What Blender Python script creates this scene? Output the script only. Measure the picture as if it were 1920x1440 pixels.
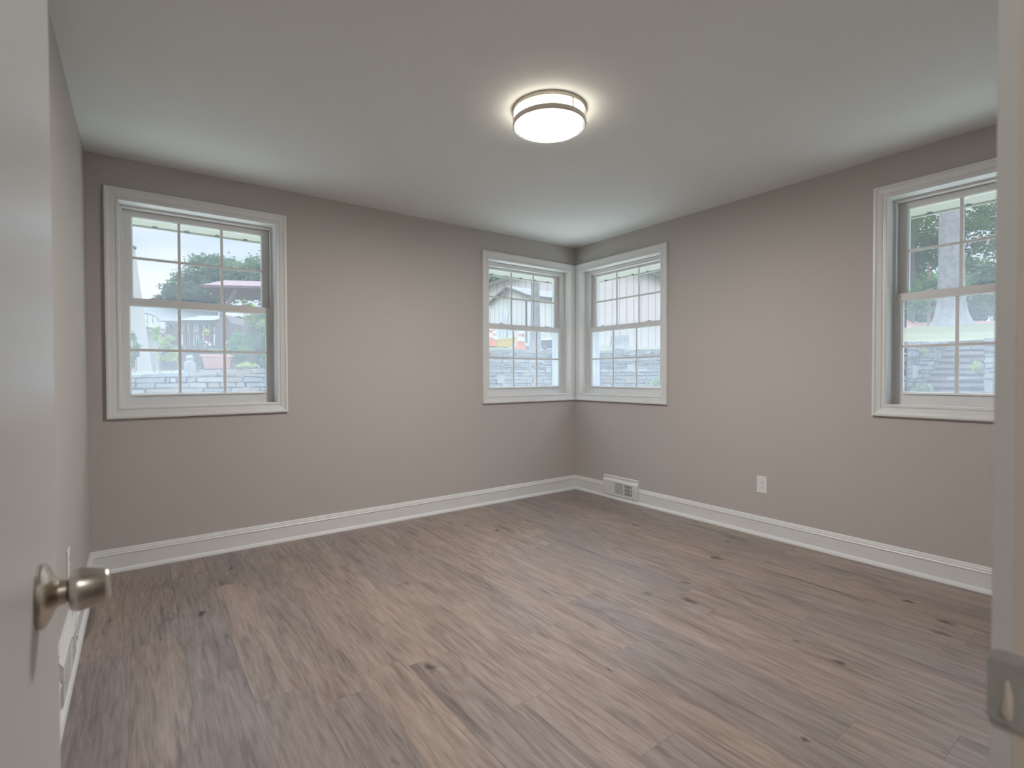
import bpy, bmesh, math, random
from mathutils import Vector, Matrix
import numpy as np

S = bpy.context.scene
for o in list(bpy.data.objects):
    bpy.data.objects.remove(o)
COL = S.collection
random.seed(7)
R = math.radians

# ------------------------------------------------------------------ camera
F_PX, YAW, PITCH, ROLL = 953.27, 36.248, 0.8975, -0.1848
CAM = Vector((-3.5813, -3.7943, 1.1479))
FW = Vector((math.sin(R(YAW)) * math.cos(R(PITCH)), math.cos(R(YAW)) * math.cos(R(PITCH)), -math.sin(R(PITCH))))
RT = Vector((math.cos(R(YAW)), -math.sin(R(YAW)), 0))
UP = RT.cross(FW)
RT2 = RT * math.cos(R(ROLL)) + UP * math.sin(R(ROLL))
UP2 = UP * math.cos(R(ROLL)) - RT * math.sin(R(ROLL))
cd = bpy.data.cameras.new('camera')
cam = bpy.data.objects.new('camera', cd)
COL.objects.link(cam)
cam.matrix_world = Matrix(((RT2.x, UP2.x, -FW.x, CAM.x), (RT2.y, UP2.y, -FW.y, CAM.y), (RT2.z, UP2.z, -FW.z, CAM.z), (0, 0, 0, 1)))
cd.sensor_width = 36
cd.lens = F_PX / 1920 * 36
cd.clip_start = 0.02
cd.clip_end = 400
cd.dof.use_dof = True
cd.dof.focus_distance = 4.2
cd.dof.aperture_fstop = 4.5
S.camera = cam
S.view_settings.view_transform = 'Standard'
S.view_settings.look = 'None'
S.view_settings.gamma = 1
S.view_settings.use_curve_mapping = False
S.view_settings.exposure = 0.0

# ------------------------------------------------------------------ sky and sun (bright overcast day)
SKY = 1.2
SUN = 2.4
LAMP = 195.0         # ceiling light diffuser
HALL_FILL = 100.0           # added fill light in the unseen hallway
w = bpy.data.worlds.new('sky')
S.world = w
w.use_nodes = True
nt = w.node_tree
nt.nodes.clear()
out = nt.nodes.new('ShaderNodeOutputWorld')
bg = nt.nodes.new('ShaderNodeBackground')
bg.inputs[1].default_value = SKY
tc = nt.nodes.new('ShaderNodeTexCoord')
mp = nt.nodes.new('ShaderNodeMapping')
mp.inputs['Scale'].default_value = (1.6, 1.6, 4.5)
nz = nt.nodes.new('ShaderNodeTexNoise')
nz.inputs['Scale'].default_value = 2.2
nz.inputs['Detail'].default_value = 5
cr = nt.nodes.new('ShaderNodeValToRGB')
cr.color_ramp.elements[0].position = 0.36
cr.color_ramp.elements[0].color = (0.46, 0.60, 0.90, 1)
cr.color_ramp.elements[1].position = 0.62
cr.color_ramp.elements[1].color = (0.84, 0.88, 0.97, 1)
nt.links.new(tc.outputs['Generated'], mp.inputs[0])
nt.links.new(mp.outputs[0], nz.inputs['Vector'])
nt.links.new(nz.outputs['Fac'], cr.inputs[0])
sx = nt.nodes.new('ShaderNodeSeparateXYZ')
nt.links.new(tc.outputs['Generated'], sx.inputs[0])
mr = nt.nodes.new('ShaderNodeMapRange')      # overcast sky: zenith brighter than horizon
mr.inputs['From Min'].default_value = .36
mr.inputs['From Max'].default_value = .80
mr.inputs['To Min'].default_value = SKY
mr.inputs['To Max'].default_value = SKY * 7.0
nt.links.new(sx.outputs[2], mr.inputs['Value'])
nt.links.new(mr.outputs[0], bg.inputs[1])
nt.links.new(cr.outputs[0], bg.inputs[0])
nt.links.new(bg.outputs[0], out.inputs[0])
sd = bpy.data.lights.new('sun', 'SUN')
sd.energy = SUN
sd.angle = R(16)
sd.color = (1, 0.97, 0.92)
sun = bpy.data.objects.new('sun', sd)
COL.objects.link(sun)
sun.rotation_euler = Vector((0.30, 0.30, 0.9)).to_track_quat('Z', 'Y').to_euler()


# ------------------------------------------------------------------ helpers
def at(px, py, t):
    """surveyed place: bearing and elevation read off the photograph, at depth t metres"""
    return CAM + (FW + RT2 * ((px - 960) / F_PX) - UP2 * ((py - 720) / F_PX)) * t


class MB:
    """collects vertices / faces with material slots, builds one mesh object"""
    def __init__(s):
        s.v = []
        s.f = []
        s.m = []

    def face(s, pts, m=0):
        n = len(s.v)
        s.v += [tuple(p) for p in pts]
        s.f.append(tuple(range(n, n + len(pts))))
        s.m.append(m)

    def mesh(s, vs, fs, m=0):
        n = len(s.v)
        s.v += [tuple(p) for p in vs]
        for f in fs:
            s.f.append(tuple(i + n for i in f))
            s.m.append(m)

    def hexa(s, c, m=0):      # 8 corners: bottom 0-3 ccw, top 4-7
        s.mesh(c, [(3, 2, 1, 0), (4, 5, 6, 7), (0, 1, 5, 4), (1, 2, 6, 5), (2, 3, 7, 6), (3, 0, 4, 7)], m)

    def box(s, a, b, m=0):
        x0, x1 = sorted((a[0], b[0])); y0, y1 = sorted((a[1], b[1])); z0, z1 = sorted((a[2], b[2]))
        s.hexa([(x0, y0, z0), (x1, y0, z0), (x1, y1, z0), (x0, y1, z0), (x0, y0, z1), (x1, y0, z1), (x1, y1, z1), (x0, y1, z1)], m)

    def bar(s, p, q, w, d=None, m=0, up=(0, 0, 1)):   # rectangular bar from p to q
        p, q = Vector(p), Vector(q)
        d = d or w
        ax = (q - p).normalized()
        u = Vector(up)
        if abs(ax.dot(u)) > .98:
            u = Vector((1, 0, 0))
        a = ax.cross(u).normalized() * w / 2
        b = ax.cross(a).normalized() * d / 2
        s.hexa([p - a - b, p + a - b, p + a + b, p - a + b, q - a - b, q + a - b, q + a + b, q - a + b], m)

    def tube(s, pts, rad, n=10, m=0, cap=True):
        pts = [Vector(p) for p in pts]
        if not hasattr(rad, '__len__'):
            rad = [rad] * len(pts)
        base = len(s.v)
        for i, p in enumerate(pts):
            ax = (pts[min(i + 1, len(pts) - 1)] - pts[max(i - 1, 0)]).normalized()
            u = Vector((0, 0, 1)) if abs(ax.z) < .9 else Vector((1, 0, 0))
            a = ax.cross(u).normalized()
            b = ax.cross(a).normalized()
            for k in range(n):
                t = 2 * math.pi * k / n
                s.v.append(tuple(p + (a * math.cos(t) + b * math.sin(t)) * rad[i]))
        for i in range(len(pts) - 1):
            for k in range(n):
                k2 = (k + 1) % n
                s.f.append((base + i * n + k, base + i * n + k2, base + (i + 1) * n + k2, base + (i + 1) * n + k))
                s.m.append(m)
        if cap:
            s.f.append(tuple(base + k for k in range(n - 1, -1, -1))); s.m.append(m)
            s.f.append(tuple(base + (len(pts) - 1) * n + k for k in range(n))); s.m.append(m)

    def lathe(s, prof, o, ax=(0, 0, 1), n=32, m=0, closed=False):   # prof: (along, radius)
        o = Vector(o); ax = Vector(ax).normalized()
        u = Vector((0, 0, 1)) if abs(ax.z) < .9 else Vector((1, 0, 0))
        a = ax.cross(u).normalized(); b = ax.cross(a).normalized()
        base = len(s.v)
        for h, r in prof:
            for k in range(n):
                t = 2 * math.pi * k / n
                s.v.append(tuple(o + ax * h + (a * math.cos(t) + b * math.sin(t)) * r))
        L = len(prof)
        for i in range(L if closed else L - 1):
            j = (i + 1) % L
            for k in range(n):
                k2 = (k + 1) % n
                s.f.append((base + i * n + k, base + i * n + k2, base + j * n + k2, base + j * n + k))
                s.m.append(m)
        if not closed:
            s.f.append(tuple(base + k for k in range(n - 1, -1, -1))); s.m.append(m)
            s.f.append(tuple(base + (L - 1) * n + k for k in range(n))); s.m.append(m)

    def build(s, name, mats, parent=None, smooth=False, bevel=0, recalc=True, origin=None):
        me = bpy.data.meshes.new(name)
        me.from_pydata(s.v, [], s.f)
        if not isinstance(mats, (list, tuple)):
            mats = [mats]
        for mt in mats:
            me.materials.append(mt)
        me.polygons.foreach_set('material_index', s.m)
        if recalc:
            bm = bmesh.new(); bm.from_mesh(me)
            bmesh.ops.recalc_face_normals(bm, faces=bm.faces)
            bm.to_mesh(me); bm.free()
        if smooth:
            me.polygons.foreach_set('use_smooth', [True] * len(me.polygons))
            me.set_sharp_from_angle(angle=R(smooth if smooth is not True else 40))
        o = bpy.data.objects.new(name, me)
        COL.objects.link(o)
        if origin is not None:
            me.transform(Matrix.Translation(-Vector(origin)))
            o.location = origin
        if parent:
            o.parent = parent
            if origin is None:
                o.matrix_parent_inverse = Matrix.Translation(-parent.location) if parent.type == 'EMPTY' or parent.location.length else Matrix.Identity(4)
            if origin is not None:
                o.matrix_parent_inverse = Matrix.Translation(-parent.location)
        if bevel:
            b = o.modifiers.new('bevel', 'BEVEL')
            b.width = bevel; b.segments = 2; b.limit_method = 'ANGLE'; b.angle_limit = R(40)
        return o


def empty(name, loc=(0, 0, 0)):
    o = bpy.data.objects.new(name, None)
    o.location = loc
    o.empty_display_size = .1
    COL.objects.link(o)
    return o


def tag(o, label=None, cat=None, group=None, kind=None):
    for k, v in (('label', label), ('category', cat), ('group', group), ('kind', kind)):
        if v:
            o[k] = v
    return o


def srgb(r, g, b):
    f = lambda c: ((c / 255 + .055) / 1.055) ** 2.4 if c / 255 > .04045 else c / 255 / 12.92
    return (f(r), f(g), f(b), 1)


ALB = 1.0      # outdoor paints and plants are set a little darker overall


def mat(name, col, rough=.6, metal=0, noise=0, nscale=8, bump=0, bscale=60, spec=.5, emit=None, trans=0):
    m = bpy.data.materials.new(name)
    m.use_nodes = True
    n = m.node_tree
    b = n.nodes['Principled BSDF']
    col = tuple(c_ * ALB for c_ in col[:3]) + (1,)
    b.inputs['Base Color'].default_value = col
    b.inputs['Roughness'].default_value = rough
    b.inputs['Metallic'].default_value = metal
    b.inputs['Specular IOR Level'].default_value = spec
    g = n.nodes.new('ShaderNodeTexCoord')
    if noise:
        t = n.nodes.new('ShaderNodeTexNoise'); t.inputs['Scale'].default_value = nscale; t.inputs['Detail'].default_value = 4
        c = n.nodes.new('ShaderNodeMixRGB')
        c.inputs[1].default_value = tuple(x * (1 - noise) for x in col[:3]) + (1,)
        c.inputs[2].default_value = tuple(min(1, x * (1 + noise)) for x in col[:3]) + (1,)
        n.links.new(g.outputs['Object'], t.inputs['Vector'])
        n.links.new(t.outputs['Fac'], c.inputs[0])
        n.links.new(c.outputs[0], b.inputs['Base Color'])
    if bump:
        t = n.nodes.new('ShaderNodeTexNoise'); t.inputs['Scale'].default_value = bscale
        bp = n.nodes.new('ShaderNodeBump'); bp.inputs['Strength'].default_value = bump; bp.inputs['Distance'].default_value = .01
        n.links.new(g.outputs['Object'], t.inputs['Vector'])
        n.links.new(t.outputs['Fac'], bp.inputs['Height'])
        n.links.new(bp.outputs[0], b.inputs['Normal'])
    if emit:
        b.inputs['Emission Color'].default_value = tuple(emit[:3]) + (1,)
        b.inputs['Emission Strength'].default_value = emit[3]
    return m


M = {}
M['wall'] = mat('greige_wall_paint', (.49, .455, .425), .75, noise=.02, nscale=2, bump=.05, bscale=250, spec=.3)
M['ceil'] = mat('white_ceiling_paint', (.76, .765, .745), .85, noise=.01, spec=.2)
M['trim'] = mat('white_trim_paint', (.72, .72, .705), .38, noise=.015, nscale=5)
M['vinyl'] = mat('white_window_vinyl', (.70, .70, .69), .42, noise=.01)
M['door'] = mat('white_door_paint', (.56, .555, .545), .32, noise=.02, nscale=3)
M['cream'] = mat('cream_old_jamb_paint', (.74, .665, .58), .5, noise=.05, nscale=12)
M['nickel'] = mat('satin_nickel', (.62, .57, .50), .28, metal=1, noise=.04, nscale=40)
M['nickel_dark'] = mat('dark_knob_gap', (.03, .025, .02), .5)
M['plate'] = mat('worn_strike_metal', (.46, .45, .43), .5, metal=.15, noise=.25, nscale=60)
M['plastic'] = mat('white_plastic', (.78, .77, .75), .35)
M['slot'] = mat('dark_slot', (.02, .018, .017), .7)
M['ext'] = mat('white_exterior_trim', (.50, .53, .58), .5, noise=.03)
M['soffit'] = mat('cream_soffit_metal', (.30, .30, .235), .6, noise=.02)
M['lampmetal'] = mat('brushed_nickel_lamp', (.66, .61, .55), .35, metal=.85)


def glass_mat(name, haze, col=(.93, .95, 1)):
    m = bpy.data.materials.new(name); m.use_nodes = True
    n = m.node_tree; n.nodes.clear()
    o = n.nodes.new('ShaderNodeOutputMaterial')
    tr = n.nodes.new('ShaderNodeBsdfTransparent'); tr.inputs[0].default_value = (.97, .985, .975, 1)
    tl = n.nodes.new('ShaderNodeBsdfTranslucent'); tl.inputs[0].default_value = tuple(col) + (1,)
    gl = n.nodes.new('ShaderNodeBsdfGlossy'); gl.inputs['Roughness'].default_value = .03
    fr = n.nodes.new('ShaderNodeFresnel'); fr.inputs[0].default_value = 1.45
    nz = n.nodes.new('ShaderNodeTexNoise'); nz.inputs['Scale'].default_value = 1.5
    tcn = n.nodes.new('ShaderNodeTexCoord'); n.links.new(tcn.outputs['Object'], nz.inputs['Vector'])
    ml = n.nodes.new('ShaderNodeMath'); ml.operation = 'MULTIPLY_ADD'
    ml.inputs[1].default_value = haze * .5; ml.inputs[2].default_value = haze * .75
    n.links.new(nz.outputs['Fac'], ml.inputs[0])
    m1 = n.nodes.new('ShaderNodeMixShader'); m2 = n.nodes.new('ShaderNodeMixShader')
    n.links.new(ml.outputs[0], m1.inputs[0]); n.links.new(tr.outputs[0], m1.inputs[1]); n.links.new(tl.outputs[0], m1.inputs[2])
    geo = n.nodes.new('ShaderNodeNewGeometry')      # no total internal reflection inside the thin pane
    sb = n.nodes.new('ShaderNodeMath'); sb.operation = 'SUBTRACT'; sb.inputs[0].default_value = 1; sb.use_clamp = True
    n.links.new(geo.outputs['Backfacing'], sb.inputs[1])
    mb_ = n.nodes.new('ShaderNodeMath'); mb_.operation = 'MULTIPLY'
    n.links.new(sb.outputs[0], mb_.inputs[0]); n.links.new(fr.outputs[0], mb_.inputs[1])
    n.links.new(mb_.outputs[0], m2.inputs[0]); n.links.new(m1.outputs[0], m2.inputs[1]); n.links.new(gl.outputs[0], m2.inputs[2])
    n.links.new(m2.outputs[0], o.inputs[0])
    return m


M['glass'] = glass_mat('hazy_window_glass', .09)
M['screen'] = glass_mat('pale_insect_screen', .06)


def floor_mat():
    m = bpy.data.materials.new('knotty_oak_plank_vinyl'); m.use_nodes = True
    n = m.node_tree; N = n.nodes; L = n.links
    b = N['Principled BSDF']

    def math_(op, a, b_=None, c=None):
        x = N.new('ShaderNodeMath'); x.operation = op
        for i, v in enumerate((a, b_, c)):
            if v is None: continue
            if isinstance(v, (int, float)): x.inputs[i].default_value = v
            else: L.new(v, x.inputs[i])
        return x.outputs[0]

    def comb(x, y, z=0.0):
        c = N.new('ShaderNodeCombineXYZ')
        for i, v in enumerate((x, y, z)):
            if isinstance(v, (int, float)): c.inputs[i].default_value = v
            else: L.new(v, c.inputs[i])
        return c.outputs[0]

    def noise(vec, scale, detail=4, rough=.55, dist=0):
        t = N.new('ShaderNodeTexNoise'); t.inputs['Scale'].default_value = scale; t.inputs['Detail'].default_value = detail
        t.inputs['Roughness'].default_value = rough; t.inputs['Distortion'].default_value = dist
        L.new(vec, t.inputs['Vector']); return t.outputs['Fac']

    def ramp(fac, stops):
        r = N.new('ShaderNodeValToRGB'); e = r.color_ramp.elements
        e[0].position, e[0].color = stops[0][0], stops[0][1]
        e[1].position, e[1].color = stops[1][0], stops[1][1]
        for p, c in stops[2:]:
            q = e.new(p); q.color = c
        L.new(fac, r.inputs[0]); return r.outputs[0]

    def mix(fac, a, b_, mode='MIX'):
        x = N.new('ShaderNodeMixRGB'); x.blend_type = mode
        for i, v in enumerate((fac, a, b_)):
            if isinstance(v, (int, float)): x.inputs[i].default_value = v
            elif isinstance(v, tuple): x.inputs[i].default_value = v
            else: L.new(v, x.inputs[i])
        return x.outputs[0]

    tcn = N.new('ShaderNodeTexCoord'); sp = N.new('ShaderNodeSeparateXYZ')
    L.new(tcn.outputs['Object'], sp.inputs[0])
    X, Y = sp.outputs[0], sp.outputs[1]
    PW, PL = .178, 1.22
    rx = math_('DIVIDE', math_('ADD', X, 10.03), PW)
    row = math_('FLOOR', rx); fx = math_('FRACT', rx)
    w1 = N.new('ShaderNodeTexWhiteNoise'); w1.noise_dimensions = '1D'; L.new(row, w1.inputs['W'])
    ry = math_('ADD', math_('DIVIDE', math_('ADD', Y, 20), PL), w1.outputs['Value'])
    colm = math_('FLOOR', ry); fy = math_('FRACT', ry)
    w2 = N.new('ShaderNodeTexWhiteNoise'); w2.noise_dimensions = '2D'; L.new(comb(row, colm), w2.inputs['Vector'])
    idv = w2.outputs['Value']
    off = math_('MULTIPLY', idv, 37.0)
    gv = comb(math_('ADD', X, off), math_('ADD', Y, math_('MULTIPLY', off, 3.1)), off)
    sc = N.new('ShaderNodeVectorMath'); sc.operation = 'MULTIPLY'; L.new(gv, sc.inputs[0]); sc.inputs[1].default_value = (1, .07, 1)
    fine = noise(sc.outputs[0], 95, 6, .65, .4)
    sc2 = N.new('ShaderNodeVectorMath'); sc2.operation = 'MULTIPLY'; L.new(gv, sc2.inputs[0]); sc2.inputs[1].default_value = (1, .11, 1)
    broad = noise(sc2.outputs[0], 11, 5, .6, 1.4)
    # cathedral rings
    rings = math_('SINE', math_('MULTIPLY', noise(sc2.outputs[0], 5.5, 2, .4, .8), 95))
    ringm = math_('MULTIPLY_ADD', rings, .5, .5)
    blot = noise(gv, 2.0, 3, .5)
    c0 = ramp(broad, [(.32, (.110, .072, .050, 1)), (.70, (.385, .275, .197, 1)), (.50, (.265, .183, .127, 1))])
    c1 = mix(.42, c0, ramp(fine, [(.36, (.10, .068, .050, 1)), (.63, (.45, .33, .25, 1))]))
    c2 = mix(math_('MULTIPLY', ringm, .20), c1, (.46, .365, .29, 1))
    # plank to plank tone
    tone = ramp(idv, [(0, (.88, .90, .94, 1)), (1, (1.12, 1.07, 1.01, 1)), (.5, (1.0, .975, .95, 1))])
    c3 = mix(1.0, c2, tone, 'MULTIPLY')
    c3 = mix(math_('MULTIPLY', blot, .30), c3, (.23, .19, .17, 1))
    # dark streaks
    sc3 = N.new('ShaderNodeVectorMath'); sc3.operation = 'MULTIPLY'; L.new(gv, sc3.inputs[0]); sc3.inputs[1].default_value = (1, .075, 1)
    st = ramp(noise(sc3.outputs[0], 17, 3, .55, 1.0), [(.60, (0, 0, 0, 1)), (.72, (1, 1, 1, 1))])
    c4 = mix(math_('MULTIPLY', st, .62), c3, (.075, .052, .042, 1))
    # knots
    vk = N.new('ShaderNodeTexVoronoi'); vk.inputs['Scale'].default_value = 5.8; vk.inputs['Randomness'].default_value = 1
    sc4 = N.new('ShaderNodeVectorMath'); sc4.operation = 'MULTIPLY'; sc4.inputs[1].default_value = (1.25, .62, 0)
    dn = N.new('ShaderNodeTexNoise'); dn.inputs['Scale'].default_value = 22; L.new(gv, dn.inputs['Vector'])
    dm = N.new('ShaderNodeVectorMath'); dm.operation = 'MULTIPLY_ADD'; dm.inputs[1].default_value = (.05, .05, 0)
    L.new(dn.outputs['Color'], dm.inputs[0]); L.new(comb(X, Y), dm.inputs[2]); L.new(dm.outputs[0], sc4.inputs[0])
    L.new(sc4.outputs[0], vk.inputs['Vector'])
    spc = N.new('ShaderNodeSeparateColor'); L.new(vk.outputs['Color'], spc.inputs[0])
    has = math_('GREATER_THAN', spc.outputs[0], .30)
    rad = math_('MULTIPLY_ADD', spc.outputs[1], .15, .05)
    kk = math_('MULTIPLY', math_('SUBTRACT', 1.0, math_('MINIMUM', 1.0, math_('DIVIDE', vk.outputs['Distance'], rad))), has)
    kk = ramp(kk, [(.0, (0, 0, 0, 1)), (.75, (1, 1, 1, 1))])
    c5 = mix(math_('MULTIPLY', kk, .9), c4, (.045, .032, .028, 1))
    # seams
    ex = math_('MINIMUM', fx, math_('SUBTRACT', 1.0, fx)); ey = math_('MINIMUM', fy, math_('SUBTRACT', 1.0, fy))
    sx = math_('LESS_THAN', math_('MULTIPLY', ex, PW), .0009); sy = math_('LESS_THAN', math_('MULTIPLY', ey, PL), .0011)
    seam = math_('MAXIMUM', sx, sy)
    c6 = mix(math_('MULTIPLY', seam, .40), c5, (.06, .045, .037, 1))
    c6 = mix(1.0, c6, (.95, 1.04, 1.22, 1), 'MULTIPLY')
    L.new(c6, b.inputs['Base Color'])
    rr = math_('MULTIPLY_ADD', fine, .14, .33)
    L.new(rr, b.inputs['Roughness'])
    b.inputs['Specular IOR Level'].default_value = .55
    bp = N.new('ShaderNodeBump'); bp.inputs['Strength'].default_value = .25; bp.inputs['Distance'].default_value = .002
    hh = math_('SUBTRACT', math_('ADD', fine, math_('MULTIPLY', ringm, .3)), math_('MULTIPLY', seam, 2.0))
    L.new(hh, bp.inputs['Height']); L.new(bp.outputs[0], b.inputs['Normal'])
    return m


M['floor'] = floor_mat()

# ------------------------------------------------------------------ room shell
H = 2.44
LW = 3.822           # room width along x
YB = -3.6945         # room face of the door wall
WT = .25             # outer wall thickness
ZT, ZB = 2.2627, .9022

def cellwall(name, us, vs, solid, w0, w1, axis, m):
    """wall slab with openings; us = plan coordinate, vs = heights, axis = 'x' (wall runs along x) or 'y'"""
    mb = MB()
    P = (lambda u, ww, v: (u, ww, v)) if axis == 'x' else (lambda u, ww, v: (ww, u, v))
    nu, nv = len(us) - 1, len(vs) - 1
    sol = lambda i, j: 0 <= i < nu and 0 <= j < nv and solid(i, j)
    for i in range(nu):
        for j in range(nv):
            if not sol(i, j): continue
            a, b, c, d = us[i], us[i + 1], vs[j], vs[j + 1]
            for ww in (w0, w1):
                mb.face([P(a, ww, c), P(b, ww, c), P(b, ww, d), P(a, ww, d)])
            if not sol(i - 1, j): mb.face([P(a, w0, c), P(a, w1, c), P(a, w1, d), P(a, w0, d)])
            if not sol(i + 1, j): mb.face([P(b, w0, c), P(b, w1, c), P(b, w1, d), P(b, w0, d)])
            if not sol(i, j - 1): mb.face([P(a, w0, c), P(a, w1, c), P(b, w1, c), P(b, w0, c)])
            if not sol(i, j + 1): mb.face([P(a, w0, d), P(a, w1, d), P(b, w1, d), P(b, w0, d)])
    o = mb.build(name, m, recalc=False)
    bm = bmesh.new(); bm.from_mesh(o.data)
    bmesh.ops.remove_doubles(bm, verts=bm.verts, dist=1e-5)
    bmesh.ops.recalc_face_normals(bm, faces=bm.faces)
    bm.to_mesh(o.data); bm.free()
    o['kind'] = 'structure'
    return o


WIN = [  # axis, casing from, casing to, lower glass inset, upper glass inset
    ('x', -3.738, -2.747, .118, .134, ),
    ('x', -1.127, -.003, .136, .157),
    ('y', -1.124, -.003, .136, .157),
    ('y', -3.590, -2.605, .118, .134)]
HO = .068     # masonry opening inset from the casing's outer edge
hz0, hz1 = ZB + HO, ZT - HO
wl = cellwall('wall_left', [-LW, WIN[0][1] + HO, WIN[0][2] - HO, WIN[1][1] + HO, WIN[1][2] - HO, WT], [-.05, hz0, hz1, H],
              lambda i, j: not (j == 1 and i in (1, 3)), 0, WT, 'x', M['wall'])
wr = cellwall('wall_right', [YB - .12, WIN[3][1] + HO, WIN[3][2] - HO, WIN[2][1] + HO, WIN[2][2] - HO, 0], [-.05, hz0, hz1, H],
              lambda i, j: not (j == 1 and i in (1, 3)), 0, WT, 'y', M['wall'])
cellwall('wall_side', [-5.3, 0 + WT], [-.05, H], lambda i, j: True, -LW - .12, -LW, 'y', M['wall'])
DX0, DX1, DH = -3.722, -2.935, 2.05      # rough opening of the doorway
cellwall('wall_door_side', [-LW, DX0, DX1, 0], [-.05, DH, H], lambda i, j: not (i == 1 and j == 0), YB - .12, YB, 'x', M['wall'])
cellwall('wall_hall', [-LW, 1.0], [-.05, H], lambda i, j: True, -5.42, -5.3, 'x', M['wall'])
cellwall('wall_hall_end', [-5.3, YB - .12], [-.05, H], lambda i, j: True, -.9, -.78, 'y', M['wall'])
f = MB(); f.box((-LW - .1, -5.4, -.06), (.2, .2, 0)); tag(f.build('floor', M['floor']), kind='structure')
c = MB(); c.box((-LW - .12, -5.42, H), (WT, WT, H + .1)); tag(c.build('ceiling', M['ceil']), kind='structure')


def sweep_rect(mb, prof, u0, u1, v0, v1, P, m=0):
    """mitred frame; prof = (inset from the outer edge, height toward the room), closed loop"""
    rings = []
    for d, h in prof:
        rings.append([P(u0 + d, h, v0 + d), P(u1 - d, h, v0 + d), P(u1 - d, h, v1 - d), P(u0 + d, h, v1 - d)])
    n = len(prof)
    for i in range(n):
        a, b = rings[i], rings[(i + 1) % n]
        for k in range(4):
            k2 = (k + 1) % 4
            mb.face([a[k], a[k2], b[k2], b[k]], m)


CASING = [(0, 0), (0, .019), (.004, .022), (.014, .022), (.018, .018), (.026, .016), (.044, .013), (.047, .009), (.053, .009), (.056, .012), (.064, .012), (.067, .009), (.067, 0)]


def window(k, axis, a, b, gl, gu):
    P = (lambda u, h, v: (u, -h, v)) if axis == 'x' else (lambda u, h, v: (-h, u, v))
    base = P((a + b) / 2, 0, ZB)
    root = empty('window_%d' % k, base)
    root['kind'] = 'structure'
    mb = MB(); sweep_rect(mb, CASING, a, b, ZB, ZT, P)
    mb.build('casing', M['trim'], root)
    # frame: jamb extension, stepped tracks
    mb = MB()
    j1 = .070
    sweep_rect(mb, [(j1 - .008, .009), (j1, .009), (j1 + .0, -.075), (gl - .046, -.075), (gl - .046, -.088), (gl - .034, -.088), (gl - .034, -.180), (j1 - .001, -.180), (j1 - .008, -.01)], a, b, ZB, ZT, P)
    mb.build('window_frame', M['trim'], root)
    mb = MB()      # exterior stop / brickmould
    sweep_rect(mb, [(gl - .034, -.181), (.082, -.195), (.078, -.262), (.060, -.285), (j1 - .03, -.285), (j1 - .03, -.251), (j1 - .002, -.251), (j1 - .002, -.181)], a, b, ZB, ZT, P)
    mb.build('exterior_stop', M['ext'], root)
    # sashes
    for nm, g, z0, z1, zr0, zr1, d0, d1 in (('upper_sash', gu, 1.640, 2.136, 1.590, 2.178, -.135, -.170), ('lower_sash', gl, 1.049, 1.583, .982, 1.632, -.092, -.130)):
        so = gl - .044 if nm == 'lower_sash' else gl - .033
        u0, u1 = a + g, b - g
        mb = MB()
        A, B = a + so, b - so
        def ring(d, lip):
            return [P(A, d, zr0), P(B, d, zr0), P(B, d, zr1), P(A, d, zr1)], [P(u0 - lip, d, z0 - lip), P(u1 + lip, d, z0 - lip), P(u1 + lip, d, z1 + lip), P(u0 - lip, d, z1 + lip)]
        of, inf = ring(d0, .006)
        ob, inb = ring(d1, .002)
        inm = [P(u0, d0 - .010, z0), P(u1, d0 - .010, z0), P(u1, d0 - .010, z1), P(u0, d0 - .010, z1)]
        for q in range(4):
            r = (q + 1) % 4
            mb.face([of[q], of[r], inf[r], inf[q]]); mb.face([inf[q], inf[r], inm[r], inm[q]])
            mb.face([inm[q], inm[r], inb[r], inb[q]]); mb.face([inb[q], inb[r], ob[r], ob[q]])
            mb.face([of[q], of[r], ob[r], ob[q]])
        sash = mb.build(nm, M['vinyl'], root)
        dm = (d0 + d1) / 2
        mb = MB()
        mb.box(P(u0 - .001, dm - .002, z0 - .001), P(u1 + .001, dm + .002, z1 + .001))
        gp = mb.build('glass_pane', M['glass'], sash)
        mb = MB()
        for q in (1, 2):
            uc = u0 + (u1 - u0) * q / 3
            mb.box(P(uc - .008, dm + .003, z0), P(uc + .008, dm + .010, z1))
        zc = (z0 + z1) / 2
        for q in range(3):
            ua, ub = u0 + (u1 - u0) * q / 3, u0 + (u1 - u0) * (q + 1) / 3
            ua += .008 if q else 0; ub -= .008 if q < 2 else 0
            mb.box(P(ua, dm + .003, zc - .008), P(ub, dm + .010, zc + .008))
        mb.build('grille', M['vinyl'], sash)
        if nm == 'lower_sash':
            for q in (.2, .8):
                uc = A + (B - A) * q
                mb = MB()
                mb.box(P(uc - .030, -.098, zr1), P(uc + .030, -.126, zr1 + .006))
                mb.box(P(uc - .016, -.102, zr1 + .006), P(uc + .016, -.120, zr1 + .014))
                mb.build('sash_lock', M['vinyl'], sash, bevel=.002)
            mb = MB()   # lift rail lip
            mb.box(P(u0 + .01, -.0915, z0 - .016), P(u1 - .01, -.080, z0 - .010))
            mb.build('lift_rail', M['vinyl'], sash, bevel=.002)
    mb = MB()
    mb.box(P(a + gl - .012, -.205, 1.03), P(b - gl + .012, -.207, 1.62))
    mb.build('insect_screen', M['screen'], root)
    return root


for k, wv in enumerate(WIN):
    window(k + 1, *wv)

# baseboards with shoe moulding -------------------------------------------------
BASE = [(0, 0), (.030, 0), (.030, .006), (.026, .016), (.018, .022), (.014, .024), (.014, .100), (.017, .103), (.0175, .108), (.014, .113), (.0135, .122), (.0095, .126), (.0085, .133), (.005, .137), (0, .138)]


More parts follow.
